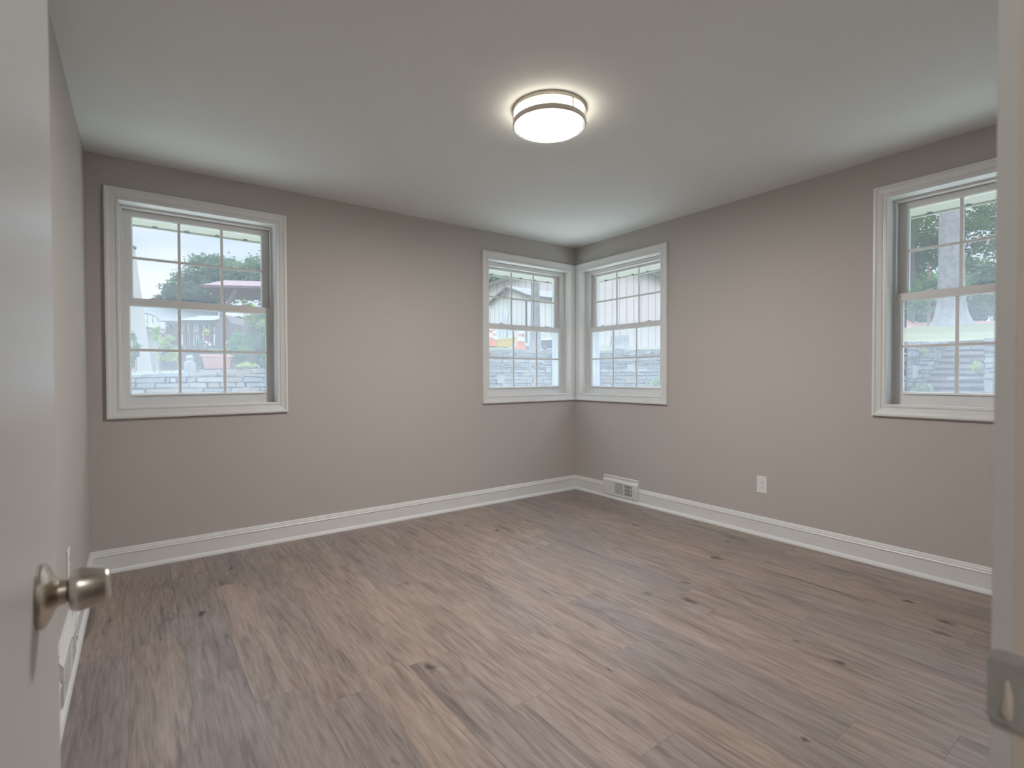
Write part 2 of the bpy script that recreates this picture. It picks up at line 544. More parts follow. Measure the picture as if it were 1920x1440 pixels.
def baseboard(name, runs, P, m=None, shoe=None):
    """runs = (u0, inset at start, u1, inset at end): mitres at inside corners"""
    mb = MB()
    for u0, s0, u1, s1 in runs:
        A = [P(u0 + s0 * d, d, z) for d, z in BASE]; B = [P(u1 + s1 * d, d, z) for d, z in BASE]
        n = len(BASE)
        for i in range(n):
            j = (i + 1) % n
            mb.face([A[i], A[j], B[j], B[i]])
        mb.face(A); mb.face(B)
    if shoe:       # the quarter-round runs on below an air register
        sp2 = [(0, 0), (.030, 0), (.030, .006), (.026, .016), (.018, .022), (0, .024)]
        A = [P(shoe[0], d, z) for d, z in sp2]; B = [P(shoe[1], d, z) for d, z in sp2]
        for i in range(6):
            mb.face([A[i], A[(i + 1) % 6], B[(i + 1) % 6], B[i]])
        mb.face(A); mb.face(B)
    return tag(mb.build(name, m or M['trim']), kind='structure')


baseboard('baseboard_left', [(-LW, 1, 0, -1)], lambda u, d, z: (u, -d, z))
baseboard('baseboard_right', [(YB, 1, -.822, 0), (-.400, 0, 0, -1)], lambda u, d, z: (-d, u, z), shoe=(-.822, -.400))
baseboard('baseboard_side', [(YB, 1, -1.515, 0), (-1.085, 0, 0, -1)], lambda u, d, z: (-LW + d, u, z), shoe=(-1.515, -1.085))
baseboard('baseboard_door_side', [(-2.87, 0, 0, -1)], lambda u, d, z: (u, YB + d, z))

# ------------------------------------------------------------------ door frame at the right of the picture, door leaf at its left
tr = empty('trim_1', (-3.32, YB, 0)); tr['kind'] = 'structure'
JX = -2.950
mb = MB()
for xa, xb in ((JX, DX1 - .001), (DX0 + .001, -3.706)):
    mb.box((xa, YB - .12, 0), (xb, YB - .0001, DH - .02))
mb.box((DX0 + .001, YB - .12, DH - .02), (DX1 - .001, YB - .0001, DH - .001))
mb.build('jamb', M['cream'], tr)
mb = MB()
mb.box((JX - .011, YB - .080, 0), (JX, YB - .042, DH - .031)); mb.box((-3.706, YB - .080, 0), (-3.695, YB - .042, DH - .031))
mb.box((-3.706, YB - .080, DH - .031), (JX, YB - .042, DH - .02))
mb.build('door_stop', M['cream'], tr, bevel=.001)
DC = [(0, 0), (0, .0165), (.012, .0165), (.016, .0125), (.050, .0105), (.058, .0145), (.070, .0145), (.070, 0)]
for nm, s in (('casing', 1), ('casing', -1)):
    mb = MB()
    yb = YB if s == 1 else YB - .12
    def ring(d, h):
        y = yb + s * h
        i = .070 - d
        return [(JX + i, y, 0), (JX + i, y, DH - .019 + i), (-3.706 - i, y, DH - .019 + i), (-3.706 - i, y, 0)]
    rs = [ring(d, h) for d, h in DC]
    for i in range(len(rs)):
        a_, b_ = rs[i], rs[(i + 1) % len(rs)]
        for q in range(3):
            mb.face([a_[q], a_[q + 1], b_[q + 1], b_[q]])
    mb.face([r_[0] for r_ in rs]); mb.face([r_[3] for r_ in rs])
    mb.build(nm, M['trim'], tr)
# strike plate with its rounded lip
st = MB()
zc = .862
def rr(w_, h_, r_, n=5):
    pts = []
    for cx_, cz_, a0 in ((w_ / 2 - r_, h_ / 2 - r_, 0), (-w_ / 2 + r_, h_ / 2 - r_, 90), (-w_ / 2 + r_, -h_ / 2 + r_, 180), (w_ / 2 - r_, -h_ / 2 + r_, 270)):
        for q in range(n + 1):
            an = R(a0 + 90 * q / n)
            pts.append((cx_ + r_ * math.cos(an), cz_ + r_ * math.sin(an)))
    return pts
ol = rr(.064, .070, .014)
fr = []
for (yy, zz) in ol:
    y = YB - .012 + yy
    bend = max(0, y - (YB + .014))
    fr.append((JX - .0020 - .0 - bend * .5, min(y, YB + .0155 + bend * .1), zc + zz))
bk = [(x + .0018, y, z) for x, y, z in fr]
n_ = len(fr)
st.face(fr); st.face(bk[::-1])
for i in range(n_):
    j = (i + 1) % n_
    st.face([fr[i], fr[j], bk[j], bk[i]])
sp_ = st.build('strike_plate', M['plate'], tr)
tag(sp_, 'worn grey metal strike plate with cream paint smear')
mb = MB(); mb.box((JX - .0024, YB - .020, zc - .014), (JX - .0019, YB - .003, zc + .014)); mb.build('strike_hole', M['slot'], sp_)
mb = MB(); mb.tube([(JX - .0023, YB + .003, zc + .010), (JX - .0026, YB + .002, zc - .004), (JX - .0023, YB + .003, zc - .020), (JX - .0022, YB + .001, zc - .026)], [.002, .0035, .0045, .002], 8); mb.build('paint_smear', M['cream'], sp_, smooth=True)

DF = -3.668          # room side of the open door leaf
dl = empty('door_1', (DF - .018, YB, .0)); dl['kind'] = 'structure'
mb = MB(); mb.box((DF - .035, YB + .003, .012), (DF, -2.932, 2.03)); mb.build('door_leaf', M['door'], dl, bevel=.002)
kz = .921; ky = -3.082
kp = [(0, .0325), (.002, .0335), (.0045, .033), (.007, .030), (.0105, .0225), (.0135, .0155), (.016, .0130), (.0225, .0122)]
mb = MB(); mb.lathe(kp, (DF, ky, kz), (1, 0, 0), 48); ro = mb.build('door_knob', M['nickel'], dl, smooth=35)
mb = MB(); mb.lathe([(.0225, .0105), (.0250, .0105)], (DF, ky, kz), (1, 0, 0), 32); mb.build('knob_gap', M['nickel_dark'], ro, smooth=True)
mb = MB(); mb.lathe([(.0245, .0175), (.026, .0207), (.029, .0222), (.034, .0225), (.045, .0209), (.0545, .0188), (.0570, .0176), (.0582, .0155), (.0555, .0120), (.0545, .0050)], (DF, ky, kz), (1, 0, 0), 48)
mb.build('knob_grip', M['nickel'], ro, smooth=35)
kp2 = [(-h, r) for h, r in kp]
mb = MB(); mb.lathe(kp2 + [(-.026, .019), (-.036, .0228), (-.05, .0195), (-.053, .012)], (DF - .035, ky, kz), (1, 0, 0), 32); mb.build('door_knob', M['nickel'], dl, smooth=35)
mb = MB(); mb.box((DF - .030, -2.932, kz - .028), (DF - .006, -2.9312, kz + .028)); mb.build('latch_plate', M['nickel'], dl)
for hz in (.25, 1.05, 1.85):
    mb = MB(); mb.tube([(DF + .004, YB + .004, hz - .045), (DF + .004, YB + .004, hz + .045)], .006, 10); mb.build('hinge', M['nickel'], dl, smooth=True)

# ------------------------------------------------------------------ ceiling light
def emis(name, col, s):
    return mat(name, (.8, .8, .78), .4, emit=tuple(col) + (s,))
M['diff'] = emis('lit_acrylic_diffuser', (1.0, .97, .945), LAMP)
M['band'] = emis('lit_acrylic_band', (1.0, .95, .82), 7.5)
LX, LY = -1.957, -1.893
lamp = empty('ceiling_light', (LX, LY, H))
tag(lamp, 'round flush ceiling light with two brushed nickel rings, switched on', 'ceiling light')
o0 = (LX, LY, H)
RR = .176
mb = MB(); mb.lathe([(0, RR + .002), (-.016, RR + .002), (-.018, RR), (-.018, RR - .012), (0, RR - .012)], o0, n=64, closed=True); mb.build('upper_ring', M['lampmetal'], lamp, smooth=30)
mb = MB(); mb.lathe([(-.001, RR - .013), (-.061, RR - .013)], o0, n=64); mb.build('side_diffuser', M['band'], lamp, smooth=30)
mb = MB(); mb.lathe([(-.058, RR + .002), (-.078, RR + .002), (-.081, RR - .002), (-.081, RR - .018), (-.079, RR - .020), (-.062, RR - .0125), (-.058, RR - .012)], o0, n=64, closed=True); mb.build('lower_ring', M['lampmetal'], lamp, smooth=30)
mb = MB(); mb.lathe([(-.0625, RR - .018), (-.079, RR - .0195), (-.085, RR - .022), (-.0885, RR - .034), (-.0905, .10), (-.0915, .05), (-.0918, .004)], o0, n=64); mb.build('bottom_diffuser', M['diff'], lamp, smooth=60)
for an in (268, 28, 148):
    a_ = R(an)
    px_, py_ = LX + math.cos(a_) * (RR - .003), LY + math.sin(a_) * (RR - .003)
    mb = MB(); mb.tube([(px_, py_, H - .017), (px_, py_, H - .060)], .0045, 10); mb.build('spacer_post', M['lampmetal'], lamp, smooth=True)
for an in (200, 320, 80):
    a_ = R(an)
    mb = MB(); mb.lathe([(0, .0045), (.004, .0045), (.006, .002)], (LX + math.cos(a_) * (RR + .001), LY + math.sin(a_) * (RR + .001), H - .070), (math.cos(a_), math.sin(a_), 0), 12); mb.build('thumb_screw', M['lampmetal'], lamp, smooth=True)
M['hall_glow'] = emis('added_hall_fill', (1.0, .97, .94), HALL_FILL)
hl = empty('ceiling_light', (-3.7, -4.6, H)); tag(hl, 'added unseen hallway fill light that brightens the doorway', 'ceiling light')  # added lamp behind the camera, never in view, brightens jamb and doorway
mb = MB(); mb.lathe([(0, .11), (-.03, .11), (-.035, .10), (0, .10)], (-3.7, -4.6, H), n=48, closed=True); mb.build('ring', M['lampmetal'], hl, smooth=30)
mb = MB(); mb.lathe([(-.001, .099), (-.055, .097), (-.075, .07), (-.078, .004)], (-3.7, -4.6, H), n=48); mb.build('diffuser', M['hall_glow'], hl, smooth=60)

# ------------------------------------------------------------------ outlets and registers
def outlet(P, uc, zc_, label):
    root = empty('wall_outlet', P(uc, 0, zc_))
    tag(root, label, 'outlet')
    mb = MB(); sweep_w, sweep_h = .0365, .060
    mb.box(P(uc - sweep_w, 0, zc_ - sweep_h), P(uc + sweep_w, .005, zc_ + sweep_h)); mb.build('cover_plate', M['plastic'], root, bevel=.002)
    for s in (-1, 1):
        mb = MB(); c_ = zc_ + s * .0195
        pts = [(.0165 * math.cos(R(t)), max(-.0125, min(.0125, .0165 * math.sin(R(t))))) for t in range(0, 360, 15)]
        mb.mesh([P(uc + p, .0045, c_ + q) for p, q in pts] + [P(uc + p, .0065, c_ + q) for p, q in pts],
                [tuple(range(24)), tuple(range(24, 48))] + [(i, (i + 1) % 24, 24 + (i + 1) % 24, 24 + i) for i in range(24)])
        rc = mb.build('receptacle', M['plastic'], root)
        mb = MB()
        for du, hh in ((-.0062, .0045), (.0062, .0036)):
            mb.box(P(uc + du - .0009, .0064, c_ + .003 - hh), P(uc + du + .0009, .0069, c_ + .003 + hh))
        mb.box(P(uc - .0022, .0064, c_ - .0088), P(uc + .0022, .0069, c_ - .0050))
        mb.build('slots', M['slot'], rc)
    mb = MB(); mb.box(P(uc - .002, .0045, zc_ - .002), P(uc + .002, .0062, zc_ + .002)); mb.build('screw', M['plastic'], root)


outlet(lambda u, h, z: (-h, u, z), -1.929, .366, 'white duplex outlet on the right wall above the baseboard')
outlet(lambda u, h, z: (-LW + h, u, z), -1.10, .40, 'white duplex outlet on the side wall seen edge-on past the door')


def register(P, u0, u1, label, s=1):
    """baseboard diffuser; s = +1 when u grows to the picture's left"""
    root = empty('air_register', P((u0 + u1) / 2, 0, 0))
    tag(root, label, 'air vent')
    z0, z1, zt = .031, .176, .210
    mb = MB()      # backing frame: tall board with beaded top
    prof = [(0, .026), (.019, .026), (.022, .034), (.022, z1 - .012), (.014, z1), (.009, z1 + .008), (.009, zt - .012), (.013, zt - .008), (.008, zt), (0, zt)]
    A = [P(u0, d, z) for d, z in prof]; B = [P(u1, d, z) for d, z in prof]
    n = len(prof)
    for i in range(n):
        mb.face([A[i], A[(i + 1) % n], B[(i + 1) % n], B[i]])
    mb.face(A); mb.face(B)
    mb.build('housing', M['trim'], root)
    L_ = u1 - u0
    U = lambda t: u1 - t * L_ if s > 0 else u0 + t * L_     # t from the picture's left
    face = .0215
    # three louvre fields
    mb = MB()
    for i in range(9):
        t = .10 + i * .022
        mb.box(P(U(t), face - .004, .058), P(U(t + .010), face + .0015, .150))
    mb.build('louvre_field', M['trim'], root)
    mb = MB(); bk_ = MB()
    bk_.box(P(U(.36), face - .004, .055), P(U(.60), face + .0008, .153))
    for i in range(9):
        z = .058 + i * .0107
        mb.box(P(U(.355), face, z), P(U(.605), face + .0035, z + .0062))
    lf = mb.build('louvre_field', M['trim'], root); bk_.build('dark_gap', M['slot'], lf)
    mb = MB(); bk_ = MB()
    bk_.box(P(U(.64), face - .004, .055), P(U(.86), face + .0008, .153))
    for i in range(7):
        t = .638 + i * .0345
        mb.box(P(U(t), face, .053), P(U(t + .013), face + .0035, .155))
    for z in (.051, .086, .119, .152):
        mb.box(P(U(.635), face + .0005, z), P(U(.863), face + .004, z + .004))
    lf = mb.build('louvre_field', M['trim'], root); bk_.build('dark_gap', M['slot'], lf)
    mb = MB(); mb.box(P(U(.895), face, .095), P(U(.915), face + .010, .118)); mb.build('damper_lever', M['trim'], root, bevel=.001)
    for t in (.04, .955):
        mb = MB(); p0 = P(U(t), face - .001, .102); p1 = P(U(t), face + .0025, .102)
        mb.tube([p0, p1], .0035, 10); mb.build('screw', M['plate'], root)


register(lambda u, h, z: (-h, u, z), -.819, -.403, 'white baseboard air register on the right wall near the corner')
register(lambda u, h, z: (-LW + h, u, z), -1.512, -1.088, 'white baseboard air register on the side wall behind the door knob', -1)

# ================================================================== OUTDOORS
ALB = .8
# soffit of the house's own eaves: runs round the corner, notched vent strips
mb = MB()
SZ = 2.205
mb.box((-7, WT, SZ), (.60, .60, SZ + .03)); mb.box((WT, -7, SZ), (.60, WT, SZ + .03))
sf = tag(mb.build('trim_2', M['soffit']), kind='structure')
mb = MB()
mb.box((-7, .60, SZ - .012), (.62, .62, SZ + .16)); mb.box((.60, -7, SZ - .012), (.62, .60, SZ + .16))
mb.build('fascia', M['soffit'], sf)
mb = MB()
for i in range(40):
    for p, q in (((-6.9 + i * .19, .585), (0, 1)), ((.585, -6.9 + i * .19), (1, 0))):
        if p[0] > .5 and q == (0, 1): continue
        x, y = p
        a_ = (x - .017 * q[1], y - .017 * q[0], SZ - .001); b_ = (x + .017 * q[1], y + .017 * q[0], SZ - .001)
        tpt = (x - .022 * q[0], y - .022 * q[1], SZ - .001)
        dn_ = lambda r_: (r_[0], r_[1], SZ - .011)
        mb.mesh([a_, b_, tpt, dn_(a_), dn_(b_), dn_(tpt)], [(0, 1, 2), (3, 4, 5), (0, 1, 4, 3), (1, 2, 5, 4), (2, 0, 3, 5)])
mb.build('vent_notches', M['slot'], sf)
mb = MB()
mb.box((-7, WT, H + .0), (.62, .62, H + .22)); mb.box((WT, -7, H), (.62, WT, H + .22)); mb.box((-7, -7, H + .1), (WT, WT, H + .22))
tag(mb.build('trim_3', M['soffit']), kind='structure')

# ---- ground behind the retaining wall
CP = [(4.5, -6, 1.52), (4.5, -4, 1.54), (4.5, -2, 1.55), (4.5, 0, 1.58), (4.5, 1.5, 1.62), (4.5, 3, 1.65), (7, -2.2, 1.66), (7, 0, 1.68), (7, -5, 1.66), (12, -2, 2.1), (12, 1, 2.15), (16.5, 1.2, 2.62), (18, 0, 2.72), (18, 3, 2.72), (4.0, 5, 1.68), (2.2, 5, 1.68), (0, 5, 1.45), (-2, 5, 1.25), (-3.7, 5, 1.17), (-8, 5, 1.1),
      (9.5, -.2, 1.85), (9.5, 3, 1.85), (14, -1, 2.2), (17.5, -4, 2.65), (17, 6, 2.65), (22, 3, 3.0), (8, 8.5, 2.05), (6, 7.5, 1.85), (5, 9, 2.0), (10, 12, 2.4), (12, 16, 2.6), (3, 10, 1.75), (0, 10, 1.35), (-3, 10, 1.2), (-3, 20, 1.25), (1, 20, 1.3),
      (5, 25, 1.6), (25, 0, 2.9), (32, 6, 3.0), (30, 20, 3.0), (18, 28, 3), (-8, 20, 1.2), (45, 10, 3.2), (45, 45, 3), (0, 50, 1.5), (-20, 50, 1.5), (45, -20, 3.0)]
CPA = np.array(CP)


def gz(x, y):
    d2 = (CPA[:, 0] - x) ** 2 + (CPA[:, 1] - y) ** 2 + .05
    wgt = 1 / d2 ** 2.0
    return float((wgt * CPA[:, 2]).sum() / wgt.sum())


YS0, YS1 = -2.22, -1.46      # the steps' opening
M['grass'] = mat('sunny_lawn', (.125, .13, .06), .9, noise=.25, nscale=3, bump=.6, bscale=30)
M['mulch'] = mat('red_brown_mulch', (.42, .22, .17), .95, noise=.3, nscale=6, bump=.5, bscale=20)
M['yard_bounce'] = mat('pale_bounce_ground', (.96, 1.02, .88), .95, noise=.2, nscale=3)  # unseen ground made pale as an added reflector, bounces daylight onto the ceiling
WP = [(-9, 4.9, 1.10), (-3.7, 5.0, 1.17), (-2, 5.0, 1.25), (0, 5.1, 1.45), (2.2, 5.1, 1.67), (3.8, 4.9, 1.68), (4.55, 4.2, 1.675), (4.6, 2.5, 1.65), (4.6, 0, 1.60), (4.6, YS1, 1.565)]
WP2 = [(4.6, YS0, 1.56), (4.6, -5.5, 1.54)]


def ground(name, xs, ys, keep, m):
    mb = MB(); idx = {}
    for i, x in enumerate(xs):
        for j, y in enumerate(ys):
            idx[i, j] = len(mb.v); mb.v.append((x, y, gz(x, y)))
    for i in range(len(xs) - 1):
        for j in range(len(ys) - 1):
            if keep((xs[i] + xs[i + 1]) / 2, (ys[j] + ys[j + 1]) / 2):
                mb.f.append((idx[i, j], idx[i + 1, j], idx[i + 1, j + 1], idx[i, j + 1])); mb.m.append(0)
    return mb.build(name, m, smooth=True)


xs = [-40, -30, -22, -16, -12, -9] + [-8 + .5 * i for i in range(25)] + [4.7] + [5 + .5 * i for i in range(3)] + [6.4] + [6.5 + .5 * i for i in range(27)] + [21, 23, 26, 30, 36, 44, 60]
ys = [-30, -20, -12, -8, -6, -4, YS0, YS1, -1, 0, 1, 2, 3, 4, 4.5, 5.15] + [5.5 + .5 * i for i in range(24)] + [18, 20, 23, 27, 32, 38, 46, 60]
steps_zone = lambda x, y: x < 6.4 and YS0 < y < YS1
tag(ground('lawn', xs, ys, lambda x, y: (x > 4.7 or y > 5.15) and not steps_zone(x, y), M['grass']), 'green lawn rising behind the stone retaining wall', 'lawn', kind='stuff')
mb = MB(); mb.box((-12, -9, -.5), (8, 6, -.35)); tag(mb.build('bounce_yard', M['yard_bounce']), 'unseen yard between the house and the retaining wall, set pale to bounce light indoors', 'ground', kind='stuff')

# ---- dry stone
ALB = .40
ST = [mat('stone_blue_grey', (.30, .31, .34), .9, noise=.3, nscale=14, bump=.5, bscale=25), mat('stone_tan', (.40, .35, .31), .9, noise=.25, nscale=14, bump=.5, bscale=25),
      mat('stone_grey', (.37, .36, .36), .9, noise=.25, nscale=14, bump=.5, bscale=25), mat('stone_pale', (.50, .49, .47), .9, noise=.2, nscale=10, bump=.4, bscale=25),
      mat('stone_rust', (.40, .31, .27), .9, noise=.3, nscale=10, bump=.5, bscale=25), mat('dark_mortar', (.05, .048, .048), .95, noise=.2, nscale=20)]  # last entry is the dark mortar behind and between the stones


def stone_wall(name, pts, label, side, zb=.35, th=.40, hrange=(.035, .09), back=0):
    rnd = random.Random(len(pts) * 13 + 5)
    mb = MB()
    seg = []
    s = 0
    for i in range(len(pts) - 1):
        a, b = Vector(pts[i]), Vector(pts[i + 1])
        l = (b.xy - a.xy).length
        seg.append((s, s + l, a, b)); s += l
    tot = s

    def pos(s, off, z):
        for s0, s1, a, b in seg:
            if s <= s1 + 1e-6: break
        t = (s - s0) / (s1 - s0)
        p = a.lerp(b, t)
        d = (b.xy - a.xy).normalized()
        nrm = Vector((d.y, -d.x)) * side
        return Vector((p.x + nrm.x * off, p.y + nrm.y * off, z)), p.z

    # core
    for s0, s1, a, b in seg:
        pa, za = pos(s0 + 1e-4, 0, 0); pb, zb_ = pos(s1 - 1e-4, 0, 0)
        qa, _ = pos(s0 + 1e-4, -th, 0); qb, _ = pos(s1 - 1e-4, -th, 0)
        mb.hexa([(pa.x, pa.y, -.4), (pb.x, pb.y, -.4), (qb.x, qb.y, -.4), (qa.x, qa.y, -.4), (pa.x, pa.y, a.z - .03), (pb.x, pb.y, b.z - .03), (qb.x, qb.y, b.z - .03), (qa.x, qa.y, a.z - .03)], 5)
    zmax = max(p[2] for p in pts)
    z = zb
    while z < zmax + .02:
        h = rnd.uniform(*hrange)
        s = -rnd.uniform(0, .2)
        while s < tot:
            l = rnd.uniform(.10, .42) * (1.0 if rnd.random() < .8 else .5)
            a_, b_ = max(0, s), min(tot, s + l)
            if b_ - a_ > .03:
                hh = h
                big = rnd.random() < .035
                if big: hh = h * rnd.uniform(1.9, 2.6); b_ = min(tot, a_ + hh * rnd.uniform(.7, 1.2))
                _, zt = pos((a_ + b_) / 2, 0, 0)
                z1 = min(z + hh, zt + rnd.uniform(-.01, .03))
                if z1 - z > .018:
                    g = .009
                    o1 = rnd.uniform(.012, .035) + (.02 if big else 0)
                    j = lambda k=.015: rnd.uniform(-k, k)
                    c8 = []
                    for zz in (z + g, z1 - g):
                        for ss, of in ((a_ + g, o1), (b_ - g, o1), (b_ - g, -.05), (a_ + g, -.05)):
                            p, _ = pos(min(max(ss + j(), 0), tot), of + (j(.01) if of > 0 else 0), zz + j(.011))
                            c8.append(p)
                    m = 3 if big else rnd.choice((0, 0, 1, 2, 2, 3, 4))
                    mb.hexa(c8, m)
            s += l
        z += h
    # cap stones
    s = 0
    while s < tot:
        l = rnd.uniform(.25, .6); b_ = min(tot, s + l)
        _, zt = pos((s + b_) / 2, 0, 0)
        c8 = []
        for dz in (-.035, .015):
            for ss, of in ((s + .006, .05), (b_ - .006, .05), (b_ - .006, -th - .02), (s + .006, -th - .02)):
                _, zz = pos(ss, 0, 0)
                p, _ = pos(ss, of + rnd.uniform(-.02, .02), zz + dz + rnd.uniform(-.01, .012)); c8.append(p)
        mb.hexa(c8, rnd.choice((0, 1, 2, 2, 4)))
        s += l
    o = mb.build(name, ST, origin=(pts[0][0], pts[0][1], -.4))
    tag(o, label, 'stone wall')
    return o


stone_wall('stone_retaining_wall', WP, 'long dry-stacked retaining wall of grey and tan stones below the lawn', 1)
stone_wall('stone_retaining_wall', WP2, 'short stacked stone retaining wall to the right of the garden steps', 1)
stone_wall('stone_side_wall', [(4.62, YS1 + .02, 1.565), (6.4, YS1 + .02, 1.62)], 'rough stone side wall along the left of the garden steps', 1, zb=.5, th=.25)
# garden steps
root = empty('garden_steps', (4.3, -1.84, -.35))
tag(root, 'rustic stone garden steps climbing through the retaining wall to the lawn', 'steps')
rnd = random.Random(3)
NS = 17
for k in range(NS):
    z1 = 1.565 - (NS - 1 - k) * .09; x0 = 3.55 + k * .165
    mb = MB()
    y = YS0 + .01
    while y < YS1 - .03:
        wd = rnd.uniform(.22, .55); y2 = min(YS1 - .01, y + wd)
        if YS1 - .01 - y2 < .1: y2 = YS1 - .01
        j = lambda: rnd.uniform(-.012, .012)
        zt = z1 + j() * .6; ov = rnd.uniform(-.01, .03)
        mb.hexa([(x0 - ov, y + .004, zt - .042 + j()), (x0 + .30, y + .004, zt - .04), (x0 + .30, y2 - .004, zt - .04), (x0 - ov + j(), y2 - .004, zt - .042 + j()),
                 (x0 - ov + j(), y + .004, zt), (x0 + .30, y + .004, zt), (x0 + .30, y2 - .004, zt), (x0 - ov, y2 - .004, zt + j() * .4)], rnd.choice((1, 3, 4, 4)))
        y = y2
    mb.box((x0 + .025, YS0 + .01, z1 - .093), (x0 + .34, YS1 - .01, z1 - .035), 5)
    mb.build('step', ST, root)

ALB = .8
# ------------------------------------------------------------------ plants
M['bark'] = mat('grey_oak_bark', (.27, .255, .25), .95, noise=.5, nscale=7, bump=.9, bscale=18)
M['bark_dark'] = mat('dark_bark', (.17, .145, .13), .95, noise=.3, nscale=7, bump=.8, bscale=18)
M['bark_red'] = mat('reddish_bark', (.33, .19, .14), .95, noise=.2, nscale=7)


def leaf_mat(name, a, b):
    m = mat(name, a, .7, spec=.25)
    a = [c_ * ALB for c_ in a]; b = [c_ * ALB for c_ in b]
    n = m.node_tree
    t = n.nodes.new('ShaderNodeTexNoise'); t.inputs['Scale'].default_value = .9; t.inputs['Detail'].default_value = 6
    g = n.nodes.new('ShaderNodeTexCoord'); n.links.new(g.outputs['Object'], t.inputs['Vector'])
    r = n.nodes.new('ShaderNodeValToRGB'); r.color_ramp.elements[0].position = .35; r.color_ramp.elements[1].position = .65
    r.color_ramp.elements[0].color = tuple(a) + (1,); r.color_ramp.elements[1].color = tuple(b) + (1,)
    n.links.new(t.outputs['Fac'], r.inputs[0])
    d = n.nodes['Principled BSDF']; n.links.new(r.outputs[0], d.inputs['Base Color'])
    tl = n.nodes.new('ShaderNodeBsdfTranslucent'); n.links.new(r.outputs[0], tl.inputs[0])
    mx = n.nodes.new('ShaderNodeMixShader'); mx.inputs[0].default_value = .35
    n.links.new(d.outputs[0], mx.inputs[1]); n.links.new(tl.outputs[0], mx.inputs[2])
    n.links.new(mx.outputs[0], n.nodes['Material Output'].inputs[0])
    return m


M['leaf'] = leaf_mat('oak_green_leaves', (.075, .16, .065), (.20, .33, .10))
M['leaf_dark'] = leaf_mat('dark_green_leaves', (.035, .085, .045), (.10, .19, .085))
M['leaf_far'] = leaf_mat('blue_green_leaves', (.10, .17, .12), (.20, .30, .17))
M['leaf_lime'] = leaf_mat('yellow_green_leaves', (.26, .40, .08), (.45, .55, .16))
M['leaf_mid'] = leaf_mat('fresh_green_leaves', (.10, .24, .09), (.22, .40, .14))
M['flower_w'] = mat('white_petals', (.8, .78, .75), .7)
M['flower_y'] = mat('yellow_petals', (.80, .62, .05), .7)


def leaves(parent, blobs, n, size, m, name='foliage', seed=1, flat=0.0):
    """blobs: (centre, radius (3), weight). Leaf blades folded along the midrib, scattered through clumps"""
    rg = np.random.default_rng(seed)
    cs = np.array([list(b[0]) for b in blobs]); rs = np.array([b[1] for b in blobs])
    wt = np.array([b[1][0] * b[1][1] * b[1][2] for b in blobs]) ** .66; wt /= wt.sum()
    # second level clumps
    nc = max(8, n // 45)
    bi = rg.choice(len(blobs), nc, p=wt)
    d = rg.normal(size=(nc, 3)); d /= np.linalg.norm(d, axis=1)[:, None]
    rad = rg.uniform(.35, 1, nc) ** .5
    cc = cs[bi] + d * rs[bi] * rad[:, None]
    ci = rg.integers(0, nc, n)
    sg = rs[bi][ci] * .16
    p = cc[ci] + rg.normal(size=(n, 3)) * sg
    u = rg.normal(size=(n, 3)); u[:, 2] *= .5; u /= np.linalg.norm(u, axis=1)[:, None]
    v = rg.normal(size=(n, 3)); v -= (v * u).sum(1)[:, None] * u; v /= np.linalg.norm(v, axis=1)[:, None]
    w_ = np.cross(u, v)
    s = size * rg.uniform(.6, 1.3, n)[:, None]
    V = np.stack([p - u * s, p + v * s * .42 + w_ * s * .12, p + u * s, p - v * s * .42 + w_ * s * .12], 1).reshape(-1, 3)
    F = [(4 * i, 4 * i + 1, 4 * i + 2) for i in range(n)] + [(4 * i, 4 * i + 2, 4 * i + 3) for i in range(n)]
    me = bpy.data.meshes.new(name)
    me.from_pydata(V.tolist(), [], F)
    me.materials.append(m)
    o = bpy.data.objects.new(name, me); COL.objects.link(o)
    if parent:
        o.parent = parent; o.matrix_parent_inverse = Matrix.Translation(-parent.location)
    return o


def tree(name, base, trunk, blobs, n, size, lm, bm_, label, limbs=(), seed=1, flare=1.0, cat='tree'):
    base = Vector(base)
    root = empty(name, base)
    tag(root, label, cat)
    mb = MB()
    pts, rad = trunk
    ng = 16
    b0 = len(mb.v)
    # trunk with buttress flare
    allp, allr = [], []
    r0 = rad[0]
    if flare > 1:
        for h, k in ((-.3, flare * 1.2), (0, flare), (.2, 1 + (flare - 1) * .6), (.42, 1 + (flare - 1) * .33), (.8, 1 + (flare - 1) * .12)):
            allp.append(base + Vector((0, 0, h))); allr.append(r0 * k)
    else:
        allp.append(base - Vector((0, 0, .2))); allr.append(r0)
    for p, r_ in zip(pts, rad):
        allp.append(base + Vector(p)); allr.append(r_)
    mb.tube(allp, allr, ng)
    if flare > 1:      # root flutes
        for i in range(len(allp)):
            k = max(0, (allr[i] / r0 - 1))
            for q in range(ng):
                idx = b0 + i * ng + q
                v = Vector(mb.v[idx]); c_ = allp[i]
                f_ = 1 + .35 * k * math.sin(q * 2 * math.pi / ng * 5 + seed) * .5
                mb.v[idx] = tuple(c_ + Vector(((v - c_).x * f_, (v - c_).y * f_, (v - c_).z)))
    mb.build('trunk', bm_, root, smooth=60)
    for lp, lr in limbs:
        mb = MB(); mb.tube([base + Vector(p) for p in lp], lr, 8); mb.build('branch', bm_, root, smooth=60)
    if blobs:
        leaves(root, blobs, n, size, lm, seed=seed)
    return root


